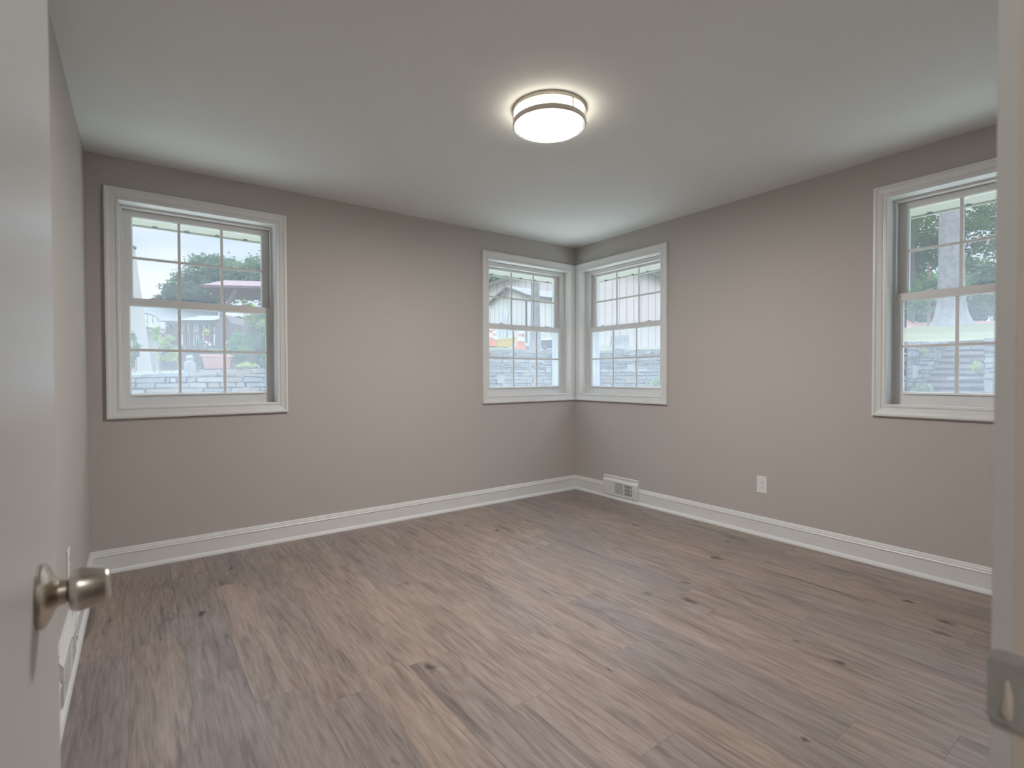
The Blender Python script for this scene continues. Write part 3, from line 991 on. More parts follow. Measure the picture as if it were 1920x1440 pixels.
def shrub(name, blobs, n, size, lm, label, seed, stems=5, bark='bark_dark', cat='shrub'):
    cx_ = sum(b[0][0] for b in blobs) / len(blobs); cy_ = sum(b[0][1] for b in blobs) / len(blobs)
    z0 = gz(cx_, cy_)
    root = empty(name, (cx_, cy_, z0)); tag(root, label, cat)
    rnd = random.Random(seed)
    mb = MB()
    for i in range(stems):
        b = blobs[i % len(blobs)]
        tp = Vector(b[0]) + Vector((rnd.uniform(-.6, .6) * b[1][0], rnd.uniform(-.6, .6) * b[1][1], rnd.uniform(0, .6) * b[1][2]))
        s_ = Vector((cx_ + rnd.uniform(-.06, .06), cy_ + rnd.uniform(-.06, .06), z0 - .05))
        mb.tube([s_, s_.lerp(tp, .5) + Vector((rnd.uniform(-.05, .05), rnd.uniform(-.05, .05), .03)), tp], [.012, .008, .004], 6)
    mb.build('stems', M[bark], root)
    leaves(root, blobs, n, size, lm, seed=seed)
    return root


def B(px, py, t, wpx, hpx, dep=None):
    """blob around a bearing, size given by what it subtends at depth t"""
    k = t / F_PX
    return (tuple(at(px, py, t)), (wpx * k, (dep or wpx * k), hpx * k), 1)


# --- seen through the far right window: oak, understory, shrubs
ob = at(1783, 614, 16.0); ob.z = gz(ob.x, ob.y)
tree('oak_tree', ob, ([(0, 0, 1.6), (.03, .02, 3.0), (.08, .02, 5.0), (.12, 0, 7.5)], [.33, .315, .30, .26]),
     [B(1730, 400, 19, 40, 40, 2), B(1720, 465, 20, 28, 26, 1.5), B(1850, 400, 18, 50, 28, 2.0), B(1840, 440, 19, 50, 22, 2), B(1900, 420, 18, 40, 60, 2), B(1880, 480, 19, 34, 22, 2), B(1660, 400, 18, 50, 60, 2), B(1760, 330, 18, 120, 40, 2.5)],
     15000, .085, M['leaf'], M['bark'], 'large oak with broad grey trunk and flared base on the lawn', flare=1.8,
     limbs=[([(0, 0, 3.9), (1.2, -.8, 4.0), (2.6, -1.6, 4.3)], [.09, .07, .04]), ([(0, 0, 4.6), (-.8, 1.2, 5.4)], [.10, .05])], seed=4)
b2 = at(1700, 600, 19.0); b2.z = gz(b2.x, b2.y)
tree('maple_tree', b2, ([(0, 0, 2.0), (0, 0, 4.0), (-.2, .3, 6.2)], [.24, .22, .15]), [B(1730, 500, 21, 30, 30, 1.5), B(1735, 540, 22, 30, 22, 1.5), B(1700, 480, 20, 22, 60, 1.5), B(1714, 548, 17, 16, 22, 1.0), B(1710, 585, 17.4, 12, 14, .6)],
     6500, .09, M['leaf_mid'], M['bark_dark'], 'leafy tree with dark forked trunk left of the oak', seed=9,
     limbs=[([(0, 0, 3.6), (.35, -.35, 4.4), (.7, -.7, 4.9), (1.0, -1.1, 5.2)], [.13, .12, .08, .04]), ([(0, 0, 3.6), (.05, -.05, 4.6), (.0, 0, 5.4)], [.1, .07, .04])])
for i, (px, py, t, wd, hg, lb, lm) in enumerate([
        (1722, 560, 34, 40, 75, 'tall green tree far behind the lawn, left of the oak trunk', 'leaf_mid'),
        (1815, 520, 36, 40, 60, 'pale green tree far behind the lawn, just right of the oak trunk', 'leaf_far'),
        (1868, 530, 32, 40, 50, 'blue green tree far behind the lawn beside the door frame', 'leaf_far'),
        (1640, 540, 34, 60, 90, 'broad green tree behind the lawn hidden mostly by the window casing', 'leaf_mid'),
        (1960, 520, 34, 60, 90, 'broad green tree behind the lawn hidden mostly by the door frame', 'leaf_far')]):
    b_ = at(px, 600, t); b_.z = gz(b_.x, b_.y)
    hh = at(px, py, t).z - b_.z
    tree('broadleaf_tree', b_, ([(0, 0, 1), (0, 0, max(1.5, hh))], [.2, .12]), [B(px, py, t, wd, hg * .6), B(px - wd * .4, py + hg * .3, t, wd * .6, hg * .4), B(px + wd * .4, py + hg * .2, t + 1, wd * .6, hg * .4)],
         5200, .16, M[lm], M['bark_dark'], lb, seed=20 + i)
for i, (px, py, t, wd, hg, lb) in enumerate([
        (1718, 590, 21, 18, 16, 'dark green rhododendron left of the reddish sapling'),
        (1753, 588, 22, 14, 19, 'dark green rhododendron between the reddish sapling and the oak'),
        (1825, 582, 20, 20, 17, 'dark green rhododendron right of the oak trunk'),
        (1862, 570, 22, 22, 16, 'dark green rhododendron nearest the door frame')]):
    shrub('rhododendron', [B(px, py, t, wd, hg), B(px + wd * .5, py + 6, t, wd * .6, hg * .7), B(px - wd * .6, py + 4, t, wd * .5, hg * .7)], 3200, .10, M['leaf_dark'], lb, 40 + i)
sb = at(1741, 612, 18); sb.z = gz(sb.x, sb.y)
tree('sapling', sb, ([(0, 0, .8), (.02, 0, 1.4), (.02, .03, 2.4)], [.045, .04, .03]), [B(1741, 545, 18, 12, 12)], 500, .07, M['leaf_mid'], M['bark_red'], 'slim reddish sapling trunk just left of the oak', seed=31)
# mulch bank behind the oak
mb = MB()
q = [(1700, 15), (1740, 17.5), (1800, 17.6), (1850, 17.2), (1930, 15.5)]
rows = []
for px, t in q:
    a_ = at(px, 610, t); c_ = at(px, 600, t + 12)
    row = []
    for s_ in (0, .15, .5, 1):
        p = a_.lerp(c_, s_)
        row.append(Vector((p.x, p.y, gz(p.x, p.y) + .03 + 1.1 * s_)))
    rows.append(row)
for i in range(len(rows) - 1):
    for j in range(3):
        mb.face([rows[i][j], rows[i + 1][j], rows[i + 1][j + 1], rows[i][j + 1]])
tag(mb.build('mulch_bed', M['mulch'], smooth=True), 'reddish mulch bed behind the oak and under the rhododendrons', 'mulch bed', kind='stuff')
# weeds on and by the steps
def weed(px, py, t, wd, hg, n, size, lm, lb, seed, zb=None):
    b = B(px, py, t, wd, hg)
    c_ = Vector(b[0])
    root = empty('weed_plant', (c_.x, c_.y, c_.z - b[1][2])); tag(root, lb, 'plant')
    mb = MB(); rnd = random.Random(seed)
    zb = c_.z - b[1][2] * 1.05 if zb is None else zb
    for i in range(6):
        mb.tube([(c_.x, c_.y, zb), c_ + Vector((rnd.uniform(-1, 1) * b[1][0], rnd.uniform(-1, 1) * b[1][1], rnd.uniform(-.2, .9) * b[1][2]))], [.006, .003], 5)
    mb.build('stems', M['leaf_mid'], root)
    leaves(root, [b], n, size, M[lm], seed=seed)
    return root
weed(1728, 730, 5.5, 13, 7, 300, .035, 'leaf_far', 'pale blue green weed at the foot of the garden steps', 51, -.35)
weed(1834, 688, 6.6, 11, 9, 260, .03, 'leaf_lime', 'yellow green weed growing in the middle of the garden steps', 52)
weed(1730, 662, 7.0, 6, 10, 200, .03, 'leaf_lime', 'yellow green weed by the side wall at the top of the steps', 53)
weed(1229, 717, 9.4, 13, 8, 320, .04, 'leaf_mid', 'bright green weed at the foot of the retaining wall', 54, -.35)

# --- through the corner windows: garage, shed, trees, clutter
def siding(name, col, pitch=.2, depth=.8):
    """vertical board and batten look: dark grooves at a fixed pitch along local x"""
    m = mat(name, col, .75, noise=.04, nscale=1.5)
    n = m.node_tree; b = n.nodes['Principled BSDF']
    g = n.nodes.new('ShaderNodeTexCoord'); s = n.nodes.new('ShaderNodeSeparateXYZ'); n.links.new(g.outputs['Object'], s.inputs[0])
    ad = n.nodes.new('ShaderNodeMath'); ad.operation = 'ADD'; n.links.new(s.outputs[0], ad.inputs[0]); n.links.new(s.outputs[1], ad.inputs[1])
    md = n.nodes.new('ShaderNodeMath'); md.operation = 'PINGPONG'; md.inputs[1].default_value = pitch / 2; n.links.new(ad.outputs[0], md.inputs[0])
    lt = n.nodes.new('ShaderNodeMath'); lt.operation = 'LESS_THAN'; lt.inputs[1].default_value = pitch * .06; n.links.new(md.outputs[0], lt.inputs[0])
    src = b.inputs['Base Color'].links[0].from_socket
    mx = n.nodes.new('ShaderNodeMixRGB'); mx.inputs[2].default_value = tuple(c_ * .62 * ALB for c_ in col[:3]) + (1,)
    n.links.new(lt.outputs[0], mx.inputs[0]); n.links.new(src, mx.inputs[1]); n.links.new(mx.outputs[0], b.inputs['Base Color'])
    return m


M['sid_pink'] = siding('pinkish_beige_siding', (.70, .61, .56), .34)
M['sid_cream'] = siding('cream_shed_siding', (.70, .69, .62), .26)
M['roof_grey'] = mat('grey_shingles', (.17, .175, .185), .9, noise=.2, nscale=5)
M['roof_brown'] = mat('brown_shingles', (.19, .125, .12), .9, noise=.2, nscale=5)
M['fascia_d'] = mat('dark_brown_fascia', (.14, .115, .10), .7)
M['white_p'] = mat('white_house_paint', (.72, .72, .72), .7, noise=.04, nscale=2)
M['wood_dark'] = mat('dark_stained_wood', (.13, .075, .085), .8, noise=.2, nscale=8)
M['win_dark'] = mat('dark_window_pane', (.10, .12, .14), .15)
# axes of the camera-facing sight line (just a heading in plan) used to orient the far buildings
HX = Vector((math.cos(R(YAW)), -math.sin(R(YAW)), 0)); HY = Vector((math.sin(R(YAW)), math.cos(R(YAW)), 0))


def local(root):
    """object placed with its own rotation: returns builder"""
    def bld(mb, name, m, **k):
        bv = k.get('bevel', 0)
        o = mb.build(name, m, smooth=k.get('smooth', False), bevel=bv)
        o.parent = k.get('parent', root)
        return o
    return bld


def placed(name, loc, rotz):
    r = empty(name, loc); r.rotation_euler = (0, 0, rotz); return r


def gable_house(name, K, rot, W, D, he, hr, wallm, roofm, label, cat, ov=.25, fasc=True, th=.10):
    """K = world point of front-left base corner, front wall runs W along local +x, gable end faces local -y, D deep"""
    root = placed(name, K, rot); tag(root, label, cat)
    bl = local(root)
    mb = MB()
    pts = [(0, 0, -.4), (W, 0, -.4), (W, 0, he), (W / 2, 0, hr), (0, 0, he)]
    back = [(x, D, z) for x, y, z in pts]
    mb.face(pts); mb.face(back)
    for i in range(5):
        j = (i + 1) % 5
        mb.face([pts[i], pts[j], back[j], back[i]])
    bl(mb, 'wall', wallm)
    sl = (hr - he) / (W / 2)
    mb = MB()
    for s in (-1, 1):
        xe = W / 2 + s * (W / 2 + ov)
        ze = he - sl * ov
        a = [(W / 2, -ov, hr + .01), (xe, -ov, ze + .01), (xe, D + ov, ze + .01), (W / 2, D + ov, hr + .01)]
        mb.hexa(a + [(x, y, z + th) for x, y, z in a])
    bl(mb, 'roof', roofm)
    if fasc:
        mb = MB()
        for s in (-1, 1):
            xe = W / 2 + s * (W / 2 + ov)
            ze = he - sl * ov
            mb.hexa([(W / 2, -ov - .04, hr - th * .4), (xe, -ov - .04, ze - th * .4), (xe, -ov, ze - th * .4), (W / 2, -ov, hr - th * .4),
                     (W / 2, -ov - .04, hr + th), (xe, -ov - .04, ze + th), (xe, -ov, ze + th), (W / 2, -ov, hr + th)])
        bl(mb, 'rake_board', M['fascia_d'] if fasc is True else fasc)
    return root, bl


kg = at(905, 640, 24); kg.z = 2.55
k2 = at(1296, 640, 24)
g_root, g_b = gable_house('garage', kg, R(-YAW), (k2.xy - kg.xy).length, 8, at(905, 541, 24).z - 2.55, at(1100, 478, 24).z - 2.55, M['sid_pink'], M['roof_grey'], 'large pinkish beige garage with vertical siding and gabled roof', 'garage')
mb = MB(); mb.box((.15, -.05, .75), (.33, .0, 1.75)); wf = g_b(mb, 'window', M['white_p'])
mb = MB(); mb.box((.19, -.06, .82), (.29, -.045, 1.68)); g_b(mb, 'pane', M['win_dark'], parent=wf)

# shed: near corner K, gable face runs back-left, long side to the right
K = at(993, 640, 16.0); Lc = at(920, 640, 17.8)
K.z = Lc.z = 2.05
gd = (K.xy - Lc.xy); Wd = gd.length
s_root, s_b = gable_house('garden_shed', Vector((Lc.x, Lc.y, 2.05)), math.atan2(gd.y, gd.x), Wd, 2.2, 3.66 - 2.05, 4.08 - 2.05, M['sid_cream'], M['roof_grey'], 'small cream garden shed with grey roof behind the slim tree', 'shed', ov=.10, fasc=M['fascia_d'], th=.045)
mb = MB(); mb.box((Wd - .07, -.03, 0), (Wd + .02, .0, 1.56)); s_b(mb, 'corner_board', M['white_p'])
mb = MB(); mb.tube([(Wd - .14, -.03, 0), (Wd - .14, -.03, 1.5)], .025, 8); s_b(mb, 'downspout', M['fascia_d'])
mb = MB(); mb.bar((Wd * .5, -.16, 1.93), (Wd * .36, -.16, 1.86), .06); mb.bar((Wd * .42, -.17, 1.9), (Wd * .5, -.17, 1.7), .05); s_b(mb, 'gable_bracket', M['fascia_d'])

t1 = at(1004, 648, 13.0); t1.z = gz(t1.x, t1.y)
tree('shade_tree', t1, ([(0, 0, 1.0), (-.02, -.02, 1.6), (-.05, .02, 2.6), (-.05, .05, 4.0)], [.115, .105, .09, .08]),
     [B(940, 490, 13, 40, 17, 1.2), B(1000, 488, 13.5, 40, 17, 1.2), B(1050, 480, 13.5, 40, 24, 1.2), B(930, 515, 14.5, 12, 8, .5)],
     5000, .06, M['leaf'], M['bark'], 'slim grey tree trunk in front of the cream shed', seed=61, flare=1.5, limbs=[([(0, 0, 2.3), (.4, -.1, 2.6), (.9, -.3, 3.1)], [.06, .05, .03])])
# stump, rock
sp0 = at(1162, 640, 13.0); sp0.z = gz(sp0.x, sp0.y) - .05
mb = MB(); ng = 24
mb.lathe([(-.1, .46), (.06, .36), (.18, .27), (.34, .24), (.46, .235), (.47, .22), (.465, .05)], sp0, n=ng)
for i, v in enumerate(mb.v):
    v = Vector(v); r_ = (v.xy - sp0.xy).length; k_ = i % ng
    f_ = 1 + .10 * math.sin(k_ * 2 * math.pi / ng * 6) * min(1, r_ / .3)
    mb.v[i] = (sp0.x + (v.x - sp0.x) * f_, sp0.y + (v.y - sp0.y) * f_, v.z)
tag(mb.build('tree_stump', M['bark'], smooth=60, origin=sp0), 'flared grey tree stump on the lawn before the garage', 'stump')


def lump(name, c, rx, ry, rz, m, label, cat, seed=1, rot=0, amp=.15, sub=3):
    bm = bmesh.new(); bmesh.ops.create_icosphere(bm, subdivisions=sub, radius=1)
    rnd = random.Random(seed); ph = [rnd.uniform(0, 6) for _ in range(6)]
    for v in bm.verts:
        p = v.co
        k = 1 + amp * (math.sin(3 * p.x + ph[0]) * math.sin(4 * p.y + ph[1]) + .6 * math.sin(7 * p.z + ph[2]) * math.sin(6 * p.x + ph[3]))
        v.co = Vector((p.x * rx, p.y * ry, max(p.z, -.55) * rz)) * k
    me = bpy.data.meshes.new(name); bm.to_mesh(me); bm.free(); me.materials.append(m)
    me.polygons.foreach_set('use_smooth', [True] * len(me.polygons))
    o = bpy.data.objects.new(name, me); o.location = c; o.rotation_euler = (0, 0, rot); COL.objects.link(o)
    return tag(o, label, cat)


def onlawn(px, t, dz=0):
    p = at(px, 650, t); p.z = gz(p.x, p.y) + dz
    return p
lump('rock', onlawn(1160, 10.9, .05), .13, .10, .07, ST[0], 'small dark rock at the lawn edge in front of the stump', 'rock', 5)
# clutter by the shed
M['orange'] = mat('orange_plastic', (.80, .22, .08), .6); M['band_w'] = mat('white_reflective_band', (.8, .8, .8), .5)
M['yellow'] = mat('yellow_plastic', (1.0, .62, .06), .55, noise=.05); M['blue'] = mat('blue_tarp', (.06, .17, .45), .5, noise=.2, nscale=6)
M['black'] = mat('black_plastic', (.045, .055, .075), .5, noise=.3, nscale=8)
M['alu'] = mat('weathered_aluminium', (.20, .21, .23), .45, metal=.3)


def cone(px, t, h, lb, lean=0):
    p = onlawn(px, t)
    root = empty('traffic_cone', p); tag(root, lb, 'traffic cone', 'traffic cones by the shed')
    if lean: root.rotation_euler = (0, R(lean), R(-YAW))
    bl = local(root)
    r0 = h * .24; rt_ = .03
    rad = lambda z: r0 + (rt_ - r0) * z / h
    mb = MB(); mb.box((-r0 * 1.3, -r0 * 1.3, 0), (r0 * 1.3, r0 * 1.3, .03)); bl(mb, 'base', M['orange'], bevel=.01)
    mb = MB(); mb.lathe([(.03, rad(.03)), (h, rt_)], (0, 0, 0), n=24); bl(mb, 'cone_body', M['orange'], smooth=40)
    for a_, b_ in ((.38, .56), (.68, .80)):
        mb = MB(); mb.lathe([(h * a_, rad(h * a_) + .003), (h * b_, rad(h * b_) + .003)], (0, 0, 0), n=24); bl(mb, 'reflective_band', M['band_w'], smooth=40)


cone(976, 14.2, .66, 'orange traffic cone with white bands right of the yellow tub', 4)
cone(929, 15.2, .62, 'orange traffic cone leaning behind the yellow tub', -8)
cone(918, 14.6, .70, 'orange traffic cone at the left edge of the window view')
p = onlawn(948, 13.6, .07)
r_ = placed('plastic_tub', p, R(-YAW + 8)); tag(r_, 'yellow plastic tub on the ground between the traffic cones', 'tub')
bl = local(r_)
mb = MB()
for k_, (a_, z_, th_) in enumerate(((0, 0, 0),)):
    o8 = [(-.20, -.12, 0), (.20, -.12, 0), (.20, .12, 0), (-.20, .12, 0)]; t8 = [(-.27, -.16, .17), (.27, -.16, .24), (.27, .16, .24), (-.27, .16, .17)]
    i8 = [(x * .93, y * .88, z) for x, y, z in t8]; b8 = [(x * .9, y * .85, .02) for x, y, z in o8]
    mb.face(o8)
    for i in range(4):
        j = (i + 1) % 4
        mb.face([o8[i], o8[j], t8[j], t8[i]]); mb.face([t8[i], t8[j], i8[j], i8[i]]); mb.face([i8[i], i8[j], b8[j], b8[i]])
    mb.face(b8)
bl(mb, 'tub_body', M['yellow'])
mb = MB()
for i in range(4):
    j = (i + 1) % 4
    mb.bar(t8[i], t8[j], .025)
bl(mb, 'rim', M['yellow'])
lump('folded_tarp', onlawn(986, 15.0, .1), .42, .3, .17, M['blue'], 'blue tarp heaped right of the orange cone beside the tree', 'tarp', 8, .3, .2)
lump('folded_tarp', onlawn(938, 12.7, .0), .36, .16, .05, M['blue'], 'flat blue tarp lying in front of the yellow tub', 'tarp', 11, -.6, .2)
# mower under black and pale cover
p = onlawn(1036, 13.6); r_ = placed('covered_mower', p, R(-YAW)); tag(r_, 'dark covered mower with white lid right of the slim tree', 'mower'); bl = local(r_)
mb = MB(); mb.hexa([(-.30, -.2, .06), (.38, -.2, .06), (.38, .2, .06), (-.30, .2, .06), (-.36, -.24, .24), (.44, -.24, .28), (.44, .24, .28), (-.36, .24, .24)]); bl(mb, 'body', M['black'], bevel=.02)
mb = MB(); mb.hexa([(-.36, -.25, .245), (.45, -.25, .285), (.45, .25, .285), (-.36, .25, .245), (-.20, -.2, .29), (.40, -.2, .36), (.40, .2, .36), (-.20, .2, .29)]); bl(mb, 'lid', M['band_w'], bevel=.01)
for x in (-.22, .28):
    mb = MB(); mb.lathe([(-.03, .09), (.03, .09)], (x, -.25, .09), (0, 1, 0), 20); wh = bl(mb, 'wheel', M['black'], smooth=30)
    mb = MB(); mb.lathe([(-.036, .03), (.0, .03)], (x, -.25, .09), (0, 1, 0), 12); bl(mb, 'hub', M['alu'], parent=wh)
# poles leaning on the shed
for i, (xa, ya, xb, yb, t, r_, lb) in enumerate([
        (955, 564, 946, 648, 15.9, .022, 'longest grey pole leaning on the shed gable, tallest of the bundle'),
        (942, 583, 936, 646, 16.2, .020, 'thin grey pole leaning at the left end of the bundle'),
        (947, 588, 941, 647, 16.1, .018, 'pale grey pole second from the left in the leaning bundle'),
        (953, 588, 948, 648, 16.0, .026, 'thick grey pole in the middle of the leaning bundle'),
        (961, 588, 951, 648, 15.8, .016, 'thin grey pole leaning at the right end of the bundle')]):
    a_ = at(xb, yb, t - 1.2); a_.z = gz(a_.x, a_.y); b_ = at(xa, ya, t)
    mb = MB(); mb.tube([a_, b_], r_, 8)
    tag(mb.build('pole', M['alu'], smooth=40, origin=a_), lb, 'pole', 'poles leaning on the shed')
# trees above the garage
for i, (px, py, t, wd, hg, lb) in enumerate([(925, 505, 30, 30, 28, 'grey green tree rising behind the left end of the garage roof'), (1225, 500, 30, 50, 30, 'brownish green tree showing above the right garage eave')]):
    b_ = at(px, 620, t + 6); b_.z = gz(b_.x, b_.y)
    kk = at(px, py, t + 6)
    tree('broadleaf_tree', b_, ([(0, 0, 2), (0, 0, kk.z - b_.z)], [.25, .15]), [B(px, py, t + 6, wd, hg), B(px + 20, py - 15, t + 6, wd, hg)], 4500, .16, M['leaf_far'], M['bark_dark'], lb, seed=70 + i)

# --- through the left window
# big round tree
b_ = at(400, 690, 30); b_.z = gz(b_.x, b_.y)
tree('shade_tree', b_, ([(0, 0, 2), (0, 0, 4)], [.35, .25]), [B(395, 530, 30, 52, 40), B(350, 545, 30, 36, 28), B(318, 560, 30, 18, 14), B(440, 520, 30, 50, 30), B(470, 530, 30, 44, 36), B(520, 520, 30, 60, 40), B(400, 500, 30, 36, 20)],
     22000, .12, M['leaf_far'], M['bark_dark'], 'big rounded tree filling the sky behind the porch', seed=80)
# steep-sided grey building at the left edge
K = at(289, 700, 13); K.z = gz(K.x, K.y)
r_ = placed('steep_house', K, R(-YAW + 44)); tag(r_, 'steep pale grey building edge at the far left of the left window', 'house'); bl = local(r_)
hh = at(256, 470, 13).z - K.z
mb = MB()
a_ = [(-2.5, 0, -.3), (0, 0, -.3), (-.36, 0, hh), (-.66, 0, hh + .08), (-2.5, 0, hh + .2)]
bk_ = [(x, 3, z) for x, y, z in a_]
mb.face(a_); mb.face(bk_)
for i in range(5): mb.face([a_[i], a_[(i + 1) % 5], bk_[(i + 1) % 5], bk_[i]])
M['stucco'] = mat('grey_beige_stucco', (.50, .47, .44), .9, noise=.08, nscale=2, bump=.2, bscale=20)
bl(mb, 'wall', M['stucco'])
mb = MB(); mb.hexa([(-.66, -.03, hh + .06), (-.33, -.03, hh - .03), (-.33, 3.0, hh - .03), (-.66, 3.0, hh + .06), (-.66, -.03, hh + .12), (-.33, -.03, hh + .02), (-.33, 3.0, hh + .02), (-.66, 3.0, hh + .12)]); bl(mb, 'coping', M['fascia_d'])
# background white house with grey roof
K = at(225, 690, 26); K.z = gz(K.x, K.y) - .2
r_ = placed('white_house', K, R(-YAW + 30)); tag(r_, 'low white house with long grey roof behind the porch', 'house'); bl = local(r_)
he = at(300, 603, 26).z - K.z; hr = at(300, 574, 28).z - K.z
mb = MB(); mb.box((-2, 0, -.3), (9.5, 6, he)); bl(mb, 'wall', M['white_p'])
mb = MB(); mb.hexa([(-2.3, -.4, he - .05), (9.8, -.4, he - .05), (9.8, 3, hr), (-2.3, 3, hr), (-2.3, -.4, he + .07), (9.8, -.4, he + .07), (9.8, 3, hr + .12), (-2.3, 3, hr + .12)])
mb.hexa([(-2.3, 3, hr), (9.8, 3, hr), (9.8, 6.4, he - .05), (-2.3, 6.4, he - .05), (-2.3, 3, hr + .12), (9.8, 3, hr + .12), (9.8, 6.4, he + .07), (-2.3, 6.4, he + .07)]); bl(mb, 'roof', M['roof_grey'])
for x in (1.2, 4.2, 7.2):
    mb = MB(); mb.box((x, -.05, .8), (x + 1.0, -.001, 1.9)); fw_ = bl(mb, 'window', M['fascia_d'])
    mb = MB(); mb.box((x + .08, -.06, .88), (x + .92, -.045, 1.82)); bl(mb, 'pane', M['win_dark'], parent=fw_)
# right hand neighbour: brown-grey roof and white wall
K = at(426, 690, 22); K.z = gz(K.x, K.y) - .2
r_ = placed('grey_roof_house', K, R(-YAW + 30)); tag(r_, 'house with purplish grey roof behind the green bushes', 'house'); bl = local(r_)
he = at(460, 613, 22).z - K.z; hr = at(460, 585, 23).z - K.z
mb = MB(); mb.box((0, 0, -.3), (5, 4, he)); bl(mb, 'wall', M['white_p'])
M['roof_purple'] = mat('purplish_shingles', (.22, .195, .21), .9, noise=.2, nscale=5)
mb = MB(); mb.hexa([(-.3, -.3, he - .05), (5.3, -.3, he - .05), (5.3, 2, hr), (-.3, 2, hr), (-.3, -.3, he + .05), (5.3, -.3, he + .05), (5.3, 2, hr + .1), (-.3, 2, hr + .1)])
mb.hexa([(-.3, 2, hr), (5.3, 2, hr), (5.3, 4.3, he - .05), (-.3, 4.3, he - .05), (-.3, 2, hr + .1), (5.3, 2, hr + .1), (5.3, 4.3, he + .05), (-.3, 4.3, he + .05)]); bl(mb, 'roof', M['roof_purple'])
# porch: low grey-green roof on brown posts with rail, purple-brown gable wall at its right
T = 17.0
K = at(284, 662, T); K.z = gz(K.x, K.y)
r_ = placed('porch', K, R(-YAW + 4)); tag(r_, 'open brown timber porch with slatted rail and low grey roof', 'porch'); bl = local(r_)
kx = lambda px: (px - 284) / F_PX * T
kz_ = lambda py: (702 - py) / F_PX * T + CAM.z - K.z
bz = kz_(600)
M['roof_green'] = mat('grey_green_shingles', (.19, .215, .215), .9, noise=.15, nscale=5)
mb = MB(); mb.box((kx(280), -.08, bz - .06), (kx(404), .08, bz + .06)); bl(mb, 'beam', M['wood_dark'])
mb = MB(); mb.hexa([(kx(343), -.25, bz + .07), (kx(402), -.25, bz + .07), (kx(408), 2.6, bz + .1), (kx(340), 2.6, bz + .1), (kx(345), 1.0, kz_(580)), (kx(418), 1.0, kz_(580)), (kx(418), 1.6, kz_(580)), (kx(345), 1.6, kz_(580))]); bl(mb, 'roof', M['roof_green'])
for px in (284, 296, 305, 318, 330, 345, 356, 373, 384, 393):
    mb = MB(); mb.box((kx(px) - .035, -.05, -.1), (kx(px) + .035, .05, bz - .06)); bl(mb, 'post', M['wood_dark'])
mb = MB(); mb.box((kx(284), -.03, kz_(620)), (kx(400), .03, kz_(617))); bl(mb, 'rail', M['wood_dark'])
px = 342
while px < 392:
    mb = MB(); mb.box((kx(px) - .014, -.02, kz_(642)), (kx(px) + .014, .02, kz_(620))); bl(mb, 'baluster', M['wood_dark']); px += 4.2
mb = MB(); mb.box((kx(318), -.04, -.1), (kx(402), .02, kz_(642))); bl(mb, 'skirt_panel', M['wood_dark'])
mb = MB(); mb.box((kx(300), .3, -.1), (kx(318), .36, bz - .1)); bl(mb, 'side_panel', M['wood_dark'])
mb = MB()
g5 = [(kx(402), -.1, -.1), (kx(430), -.1, -.1), (kx(430), -.1, kz_(600)), (kx(421), -.1, kz_(585)), (kx(402), -.1, kz_(602))]
gb = [(x, 2, z) for x, y, z in g5]
mb.face(g5); mb.face(gb)
for i in range(5): mb.face([g5[i], g5[(i + 1) % 5], gb[(i + 1) % 5], gb[i]])
bl(mb, 'gable_wall', M['wood_dark'])
# wire balcony with curved stair rail
K2 = at(246, 640, 15.5); r2 = placed('stair_balcony', Vector((K2.x, K2.y, gz(K2.x, K2.y))), R(-YAW)); tag(r2, 'small balcony with thin curving stair rail left of the porch', 'balcony')
bl2 = local(r2); T2 = 15.5; z2 = lambda py: (702 - py) / F_PX * T2 + CAM.z - gz(K2.x, K2.y); x2 = lambda px: (px - 246) / F_PX * T2
mb = MB(); mb.box((x2(246), 0, z2(608)), (x2(278), .8, z2(594))); bl2(mb, 'landing_box', M['sid_cream'])
mb = MB(); mb.box((x2(262), .2, -.1), (x2(281), .5, z2(612))); mb.box((x2(260), .1, z2(617)), (x2(283), .6, z2(611))); bl2(mb, 'support_pier', M['stucco'])
mb = MB(); mb.tube([(x2(246), 0, z2(583)), (x2(278), 0, z2(583)), (x2(290), 0, z2(587)), (x2(303), 0, z2(597))], .018, 6); bl2(mb, 'handrail', M['fascia_d'])
for px in (253, 261, 269, 277, 287, 296):
    mb = MB(); mb.tube([(x2(px), 0, z2(600)), (x2(px), 0, z2(583 + max(0, px - 278) * .45))], .009, 6); bl2(mb, 'baluster', M['fascia_d'])
# pavilion with brown hip roof
T = 15.0
K = at(418, 680, T); K.z = gz(K.x, K.y)
r_ = placed('pavilion', K, R(-YAW + 10)); tag(r_, 'timber pavilion with reddish brown hip roof and diagonal brace', 'pavilion'); bl = local(r_)
kx = lambda px: (px - 418) / F_PX * T
kz_ = lambda py: (702 - py) / F_PX * T + CAM.z - K.z
ze, zr = kz_(537), kz_(517)
x0_, x1_ = kx(391), kx(540)
mb = MB()
e = [(x0_, -.5, ze), (x1_, -.5, ze), (x1_, 2.2, ze), (x0_, 2.2, ze)]
rg_ = [(x0_ + .22, .7, zr + .06), (x1_ - .22, .7, zr + .06)]
mb.face(e, 1); mb.face([e[0], e[1], rg_[1], rg_[0]]); mb.face([e[2], e[3], rg_[0], rg_[1]]); mb.face([e[1], e[2], rg_[1]]); mb.face([e[3], e[0], rg_[0]])
bl(mb, 'roof', [M['roof_brown'], M['wood_dark']])
mb = MB(); mb.box((x0_, -.52, ze - .05), (x1_, -.46, ze + .02)); mb.box((x0_ - .03, -.5, ze - .06), (x0_ + .03, 2.2, ze + .02)); bl(mb, 'fascia', M['wood_dark'])
for px in (419, 530):
    mb = MB(); mb.box((kx(px) - .06, -.1, -.1), (kx(px) + .06, .02, ze)); bl(mb, 'post', M['wood_dark'])
